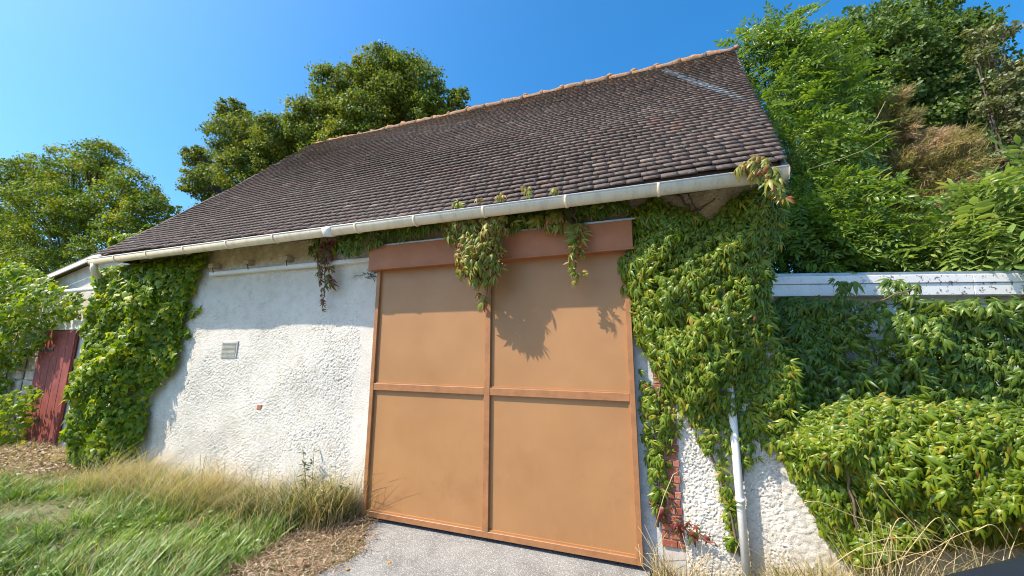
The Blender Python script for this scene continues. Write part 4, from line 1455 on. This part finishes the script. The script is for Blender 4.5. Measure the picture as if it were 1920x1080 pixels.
rng = np.random.default_rng(91)
qc = rng.uniform((-9, -2.4), (-2.95, -.35), size=(150, 2))
q = (qc[rng.integers(150, size=4200)] + rng.normal(size=(4200, 2)) * .07)
q = q[in_poly(q[:, 0], q[:, 1], [(-9, -2.6), (-2.95, -2.6), (-2.95, -.8), (-3.2, -.4), (-9, -.5)])]
m = len(q)
v_, f_ = leaflet(1, .30, .05, .25)
V, Fc = scatter((v_, f_), np.stack([q[:, 0], q[:, 1], rng.uniform(.05, .15, m)], 1), frames(norm(rng.normal(size=(m, 3)) * np.array([1, 1, .35])), norm(rng.normal(size=(m, 3)) * .4 + np.array([0, 0, 1]))), rng.uniform(.02, .055, m))
link('ground_cover', mesh_np('ground_cover', V, Fc, 'grass'), None, kind='stuff', label='broad leaved weeds low among the grass of the verge', category='ground cover')

# litter of dry leaves and stalks between grass and drive
rng = np.random.default_rng(14)
poly = [(-2.95, -.02), (-2.60, -.02), (-2.50, -.26), (-2.34, -.46), (-2.28, -.64), (-2.30, -.86), (-2.5, -1.2), (-2.7, -2.0), (-3.2, -2.0), (-3.1, -1.0), (-3.1, -.5)]
q = rng.uniform((-3.3, -2.0), (-2.1, 0), size=(90000, 2)) + rng.normal(size=(90000, 2)) * .06
q = q[in_poly(q[:, 0], q[:, 1], poly)][:12500] + rng.normal(size=(12500, 2)) * .045
P3 = np.stack([q[:, 0], q[:, 1], .052 + rng.uniform(0, .035, len(q))], 1)
R = frames(norm(np.stack([rng.normal(size=len(q)), rng.normal(size=len(q)), rng.normal(size=len(q)) * .25], 1)), norm(np.stack([rng.normal(size=len(q)) * .5, rng.normal(size=len(q)) * .5, np.ones(len(q))], 1)))
T_L = (np.array([(0, 0, 0), (-.30, .5, .12), (0, 1, .05), (.30, .5, .10)]), np.array([(0, 2, 1), (0, 3, 2)]))
V, Fc = scatter(T_L, P3, R, np.exp(rng.normal(-4.7, .55, len(q))))
qs = q[:1600]
Rs_ = frames(norm(np.stack([rng.normal(size=1600), rng.normal(size=1600), rng.normal(size=1600) * .12], 1)), np.tile(np.array([[0, 0, 1.0]]), (1600, 1)))
V2, F2 = scatter((np.array([(-.02, 0, 0), (.02, 0, 0), (.015, .5, .05), (-.015, .5, .05), (0, 1, 0)]), np.array([(0, 1, 2), (0, 2, 3), (3, 2, 4)])), np.stack([qs[:, 0], qs[:, 1], rng.uniform(.06, .09, 1600)], 1), Rs_, rng.uniform(.05, .16, 1600))
V, Fc = merge([(V, Fc), (V2, F2)])
link('leaf_litter', mesh_np('leaf_litter', V, Fc, 'litter'), None, kind='stuff', label='brown dry leaf litter along the edge of the drive', category='leaf litter')
q = np.stack([rng.uniform(-12, -7.3, 9000), rng.uniform(-.9, .25, 9000)], 1)
P3 = np.stack([q[:, 0], q[:, 1], .10 + rng.uniform(0, .05, len(q))], 1)
R = frames(norm(rng.normal(size=(len(q), 3)) * np.array([1, 1, .3])), norm(rng.normal(size=(len(q), 3)) * .5 + np.array([0, 0, 1])))
V, Fc = scatter(T_L, P3, R, rng.uniform(.02, .06, len(q)))
link('leaf_litter', mesh_np('leaf_litter', V, Fc, 'litter'), None, kind='stuff', label='brown dry leaves in front of the red door', category='leaf litter')

# long bent straw stalks at the right
tuft = thing('dry_grass_tuft', 'long bent straw stalks in front of the sunlit creeper at lower right', 'dry grass', (1.6, -.45, .02))
stk = [[(1555, 1065), (1600, 1030), (1660, 1008), (1730, 1007), (1800, 1025), (1890, 1055)], [(1490, 950), (1530, 970 - 35), (1590, 965), (1660, 985), (1720, 1015)], [(1690, 1050), (1720, 1010), (1760, 962), (1775, 990), (1810, 1060)],
       [(1640, 1075), (1665, 1010), (1688, 960), (1720, 1000), (1760, 1060)], [(1780, 972), (1820, 1020), (1870, 1065)], [(1830, 995), (1864, 978), (1890, 1020), (1910, 1060)], [(1640, 895), (1680, 950), (1740, 1010), (1790, 1050)],
       [(1700, 1060), (1750, 1030), (1800, 1000), (1840, 990)], [(1600, 1060), (1640, 1070), (1700, 1040), (1770, 1030)], [(1850, 935), (1870, 960), (1900, 1010)], [(1655, 1020), (1700, 1050), (1760, 1075)],
       [(1620, 1040), (1680, 1030), (1750, 1045), (1830, 1070)], [(1715, 975), (1760, 1010), (1830, 1050)], [(1670, 985), (1672, 1030), (1668, 1075)], [(1745, 1075), (1775, 1020), (1790, 1000)]]
for i, s_ in enumerate(stk):
    Y = -.62 + .03 * (i % 5)
    pts = [at(px, py, Y + .02 * k) for k, (px, py) in enumerate(s_)]
    for _ in range(2):
        sm = [pts[0]]
        for a_, b_ in zip(pts[:-1], pts[1:]):
            sm += [a_ * .75 + b_ * .25, a_ * .25 + b_ * .75]
        pts = sm + [pts[-1]]
    mb = MB()
    mb.tube(np.array(pts) - np.array(tuft['_b']), [.0026 * (1 - .6 * k / len(pts)) for k in range(len(pts))], 5)
    link('stalk', mb.mesh('stalk', 'straw_stem', True), tuft, tuft['_b'])
tuft2 = thing('dry_grass_tuft', 'tangle of grey straw stalks at the foot of the brick jamb', 'dry grass', (.1, -.12, .02))
rng = np.random.default_rng(71)
for i in range(34):
    p = np.array([rng.uniform(-.02, .40), rng.uniform(-.25, -.05), .02])
    tip = p + np.array([rng.normal() * .14, rng.normal() * .05 - .03, rng.uniform(.12, .42)])
    mb = MB()
    mb.tube(np.array([p, (p + tip) / 2 + rng.normal(size=3) * .03, tip]) - np.array(tuft2['_b']), [.0032, .0026, .0012], 4)
    link('stalk', mb.mesh('stalk', 'straw_stem', True), tuft2, tuft2['_b'])
mb = MB(); mb.tube(np.array([at(1228, 990, -.2), at(1245, 930, -.2), at(1262, 890, -.18), at(1275, 882, -.18)]) - np.array(tuft2['_b']), [.004, .003, .003, .001], 5)
link('stalk', mb.mesh('stalk', 'straw_stem', True), tuft2, tuft2['_b'])


# weeds standing at the wall foot
def weed(label, x, y, hgt, nl, seed, mat='weed', size=.05):
    rng = np.random.default_rng(seed)
    root = thing('weed', label, 'weed', (x, y, .04))
    for k in range(3):
        tip = np.array([rng.normal() * .07, rng.normal() * .04, hgt * rng.uniform(.6, 1)])
        mb = MB(); mb.tube([np.zeros(3), tip * .5 + rng.normal(size=3) * .015, tip], [.004, .003, .0015], 5)
        link('stem', mb.mesh('stem', 'weed', True), root, root['_b'])
        m = nl // 3
        t = rng.uniform(.25, 1, m)
        Pn = tip * t[:, None]
        D = norm(rng.normal(size=(m, 3)) * np.array([1, 1, .3]) + np.array([0, 0, .4]))
        for i in range(m):
            me = leaf_mesh_simple(mat)
            R = frames(D[i:i + 1], np.array([[0, -.2, 1.0]]))[0]
            s = size * rng.uniform(.6, 1.3) * (1.3 - .6 * t[i])
            o = bpy.data.objects.new('leaf', me); COL.objects.link(o); o.parent = root
            o.matrix_basis = Matrix([[R[a, b] * s for b in range(3)] + [Pn[i, a]] for a in range(3)] + [[0, 0, 0, 1]])


_lm = {}


def leaf_mesh_simple(mat):
    if mat not in _lm:
        v, f = leaflet(1, .16, .05, .3)
        _lm[mat] = mesh_np('leaf', v, f, mat)
    return _lm[mat]


weed('tall thin green weed against the white wall left of the door', -3.42, -.12, .80, 66, 5, 'weed', .075)
weed('bushy weed in the corner between white wall and door', -2.98, -.16, .42, 90, 6, 'weed', .06)
weed('straw coloured dead weed against the white wall', -5.0, -.15, .48, 30, 7, 'straw', .05)

weed('dead branching weed in front of the left foot of the door', -2.93, -.40, .62, 34, 8, 'straw', .05)

# fallen leaves on the drive
fl = mesh_np('fallen_leaf', *T_IVY[0], 'fallen')
for (px, py, Y), lab, s in (((654, 1066, 0), 'larger yellow fallen leaf on the drive, nearer the grass', .036), ((728, 1053, 0), 'smaller orange fallen leaf on the drive, nearer the door', .030)):
    d = fw + (px - 960) / F * rt - (py - 540) / F * up
    p = CAM + (.056 - CAM[2]) / d[2] * d
    o = link('fallen_leaf', fl, None, tuple(p), label=lab, category='leaf', group='fallen leaves on the drive')
    o.scale = (s, s, s)
    o.rotation_euler = (random.uniform(-.2, .2), random.uniform(-.2, .2), random.uniform(0, 6))

# ================================================================== CAR (only the edge of its bonnet reaches into the picture)
car = thing('car', 'dark car of which only the bonnet edge shows at lower right corner', 'car', (1.113, -2.333, 0.0))
CH = Matrix.Rotation(math.radians(33.2), 4, 'Z')


def carmesh(prof, halfw, name, mat, taper=.06):
    """prof: (length, z) outline; extruded across with a shoulder"""
    mb = MB()
    n = len(prof)
    ws = [-1, -.96, -.88, .88, .96, 1]
    zi = [.12, .03, 0, 0, .03, .12]
    vs = []
    cz = sum(p[1] for p in prof) / n
    cx = sum(p[0] for p in prof) / n
    for wv, zz in zip(ws, zi):
        for (x, z) in prof:
            vs.append((cx + (x - cx) * (1 - zz * taper * 4), wv * halfw, cz + (z - cz) * (1 - zz * .8)))
    fs = []
    for i in range(5):
        for k in range(n):
            fs.append((i * n + k, i * n + (k + 1) % n, (i + 1) * n + (k + 1) % n, (i + 1) * n + k))
    fs.append(tuple(range(n))[::-1]); fs.append(tuple(5 * n + k for k in range(n)))
    mb.add(vs, fs)
    mb.v = [tuple(CH @ Vector(p)) for p in mb.v]
    return mb


cb = carmesh([(0, .30), (0, .70), (.05, .80), (.2, .875), (1.0, .905), (1.15, .92), (3.9, .95), (4.05, .90), (4.1, .45), (4.0, .28), (.2, .26)], .86, 'body', 'car_paint')
link('body', cb.mesh('body', 'car_paint', True), car, car['_b'])
cb = carmesh([(1.05, .96), (1.75, 1.40), (2.2, 1.46), (3.2, 1.44), (3.85, .97)], .72, 'cabin', 'car_glass')
link('cabin', cb.mesh('cabin', 'car_glass', True), car, car['_b'])
for xx in (.75, 3.3):
    for yy in (-.80, .80):
        c = CH @ Vector((xx, yy, .30)); ax = CH @ Vector((0, 1, 0)) - CH @ Vector((0, 0, 0))
        ax = np.array(ax); c = np.array(c)
        mb = MB(); mb.tube([c - ax * .10, c - ax * .07, c + ax * .07, c + ax * .10], [.27, .30, .30, .27], 20)
        wh = link('wheel', mb.mesh('wheel', 'rubber', True), car, car['_b'])
        mb = MB(); mb.tube([c - ax * .104, c + ax * .104], .18, 16)
        link('rim', mb.mesh('rim', 'rim'), wh, car['_b'])

for o in COL.objects:
    if '_b' in o:
        del o['_b']
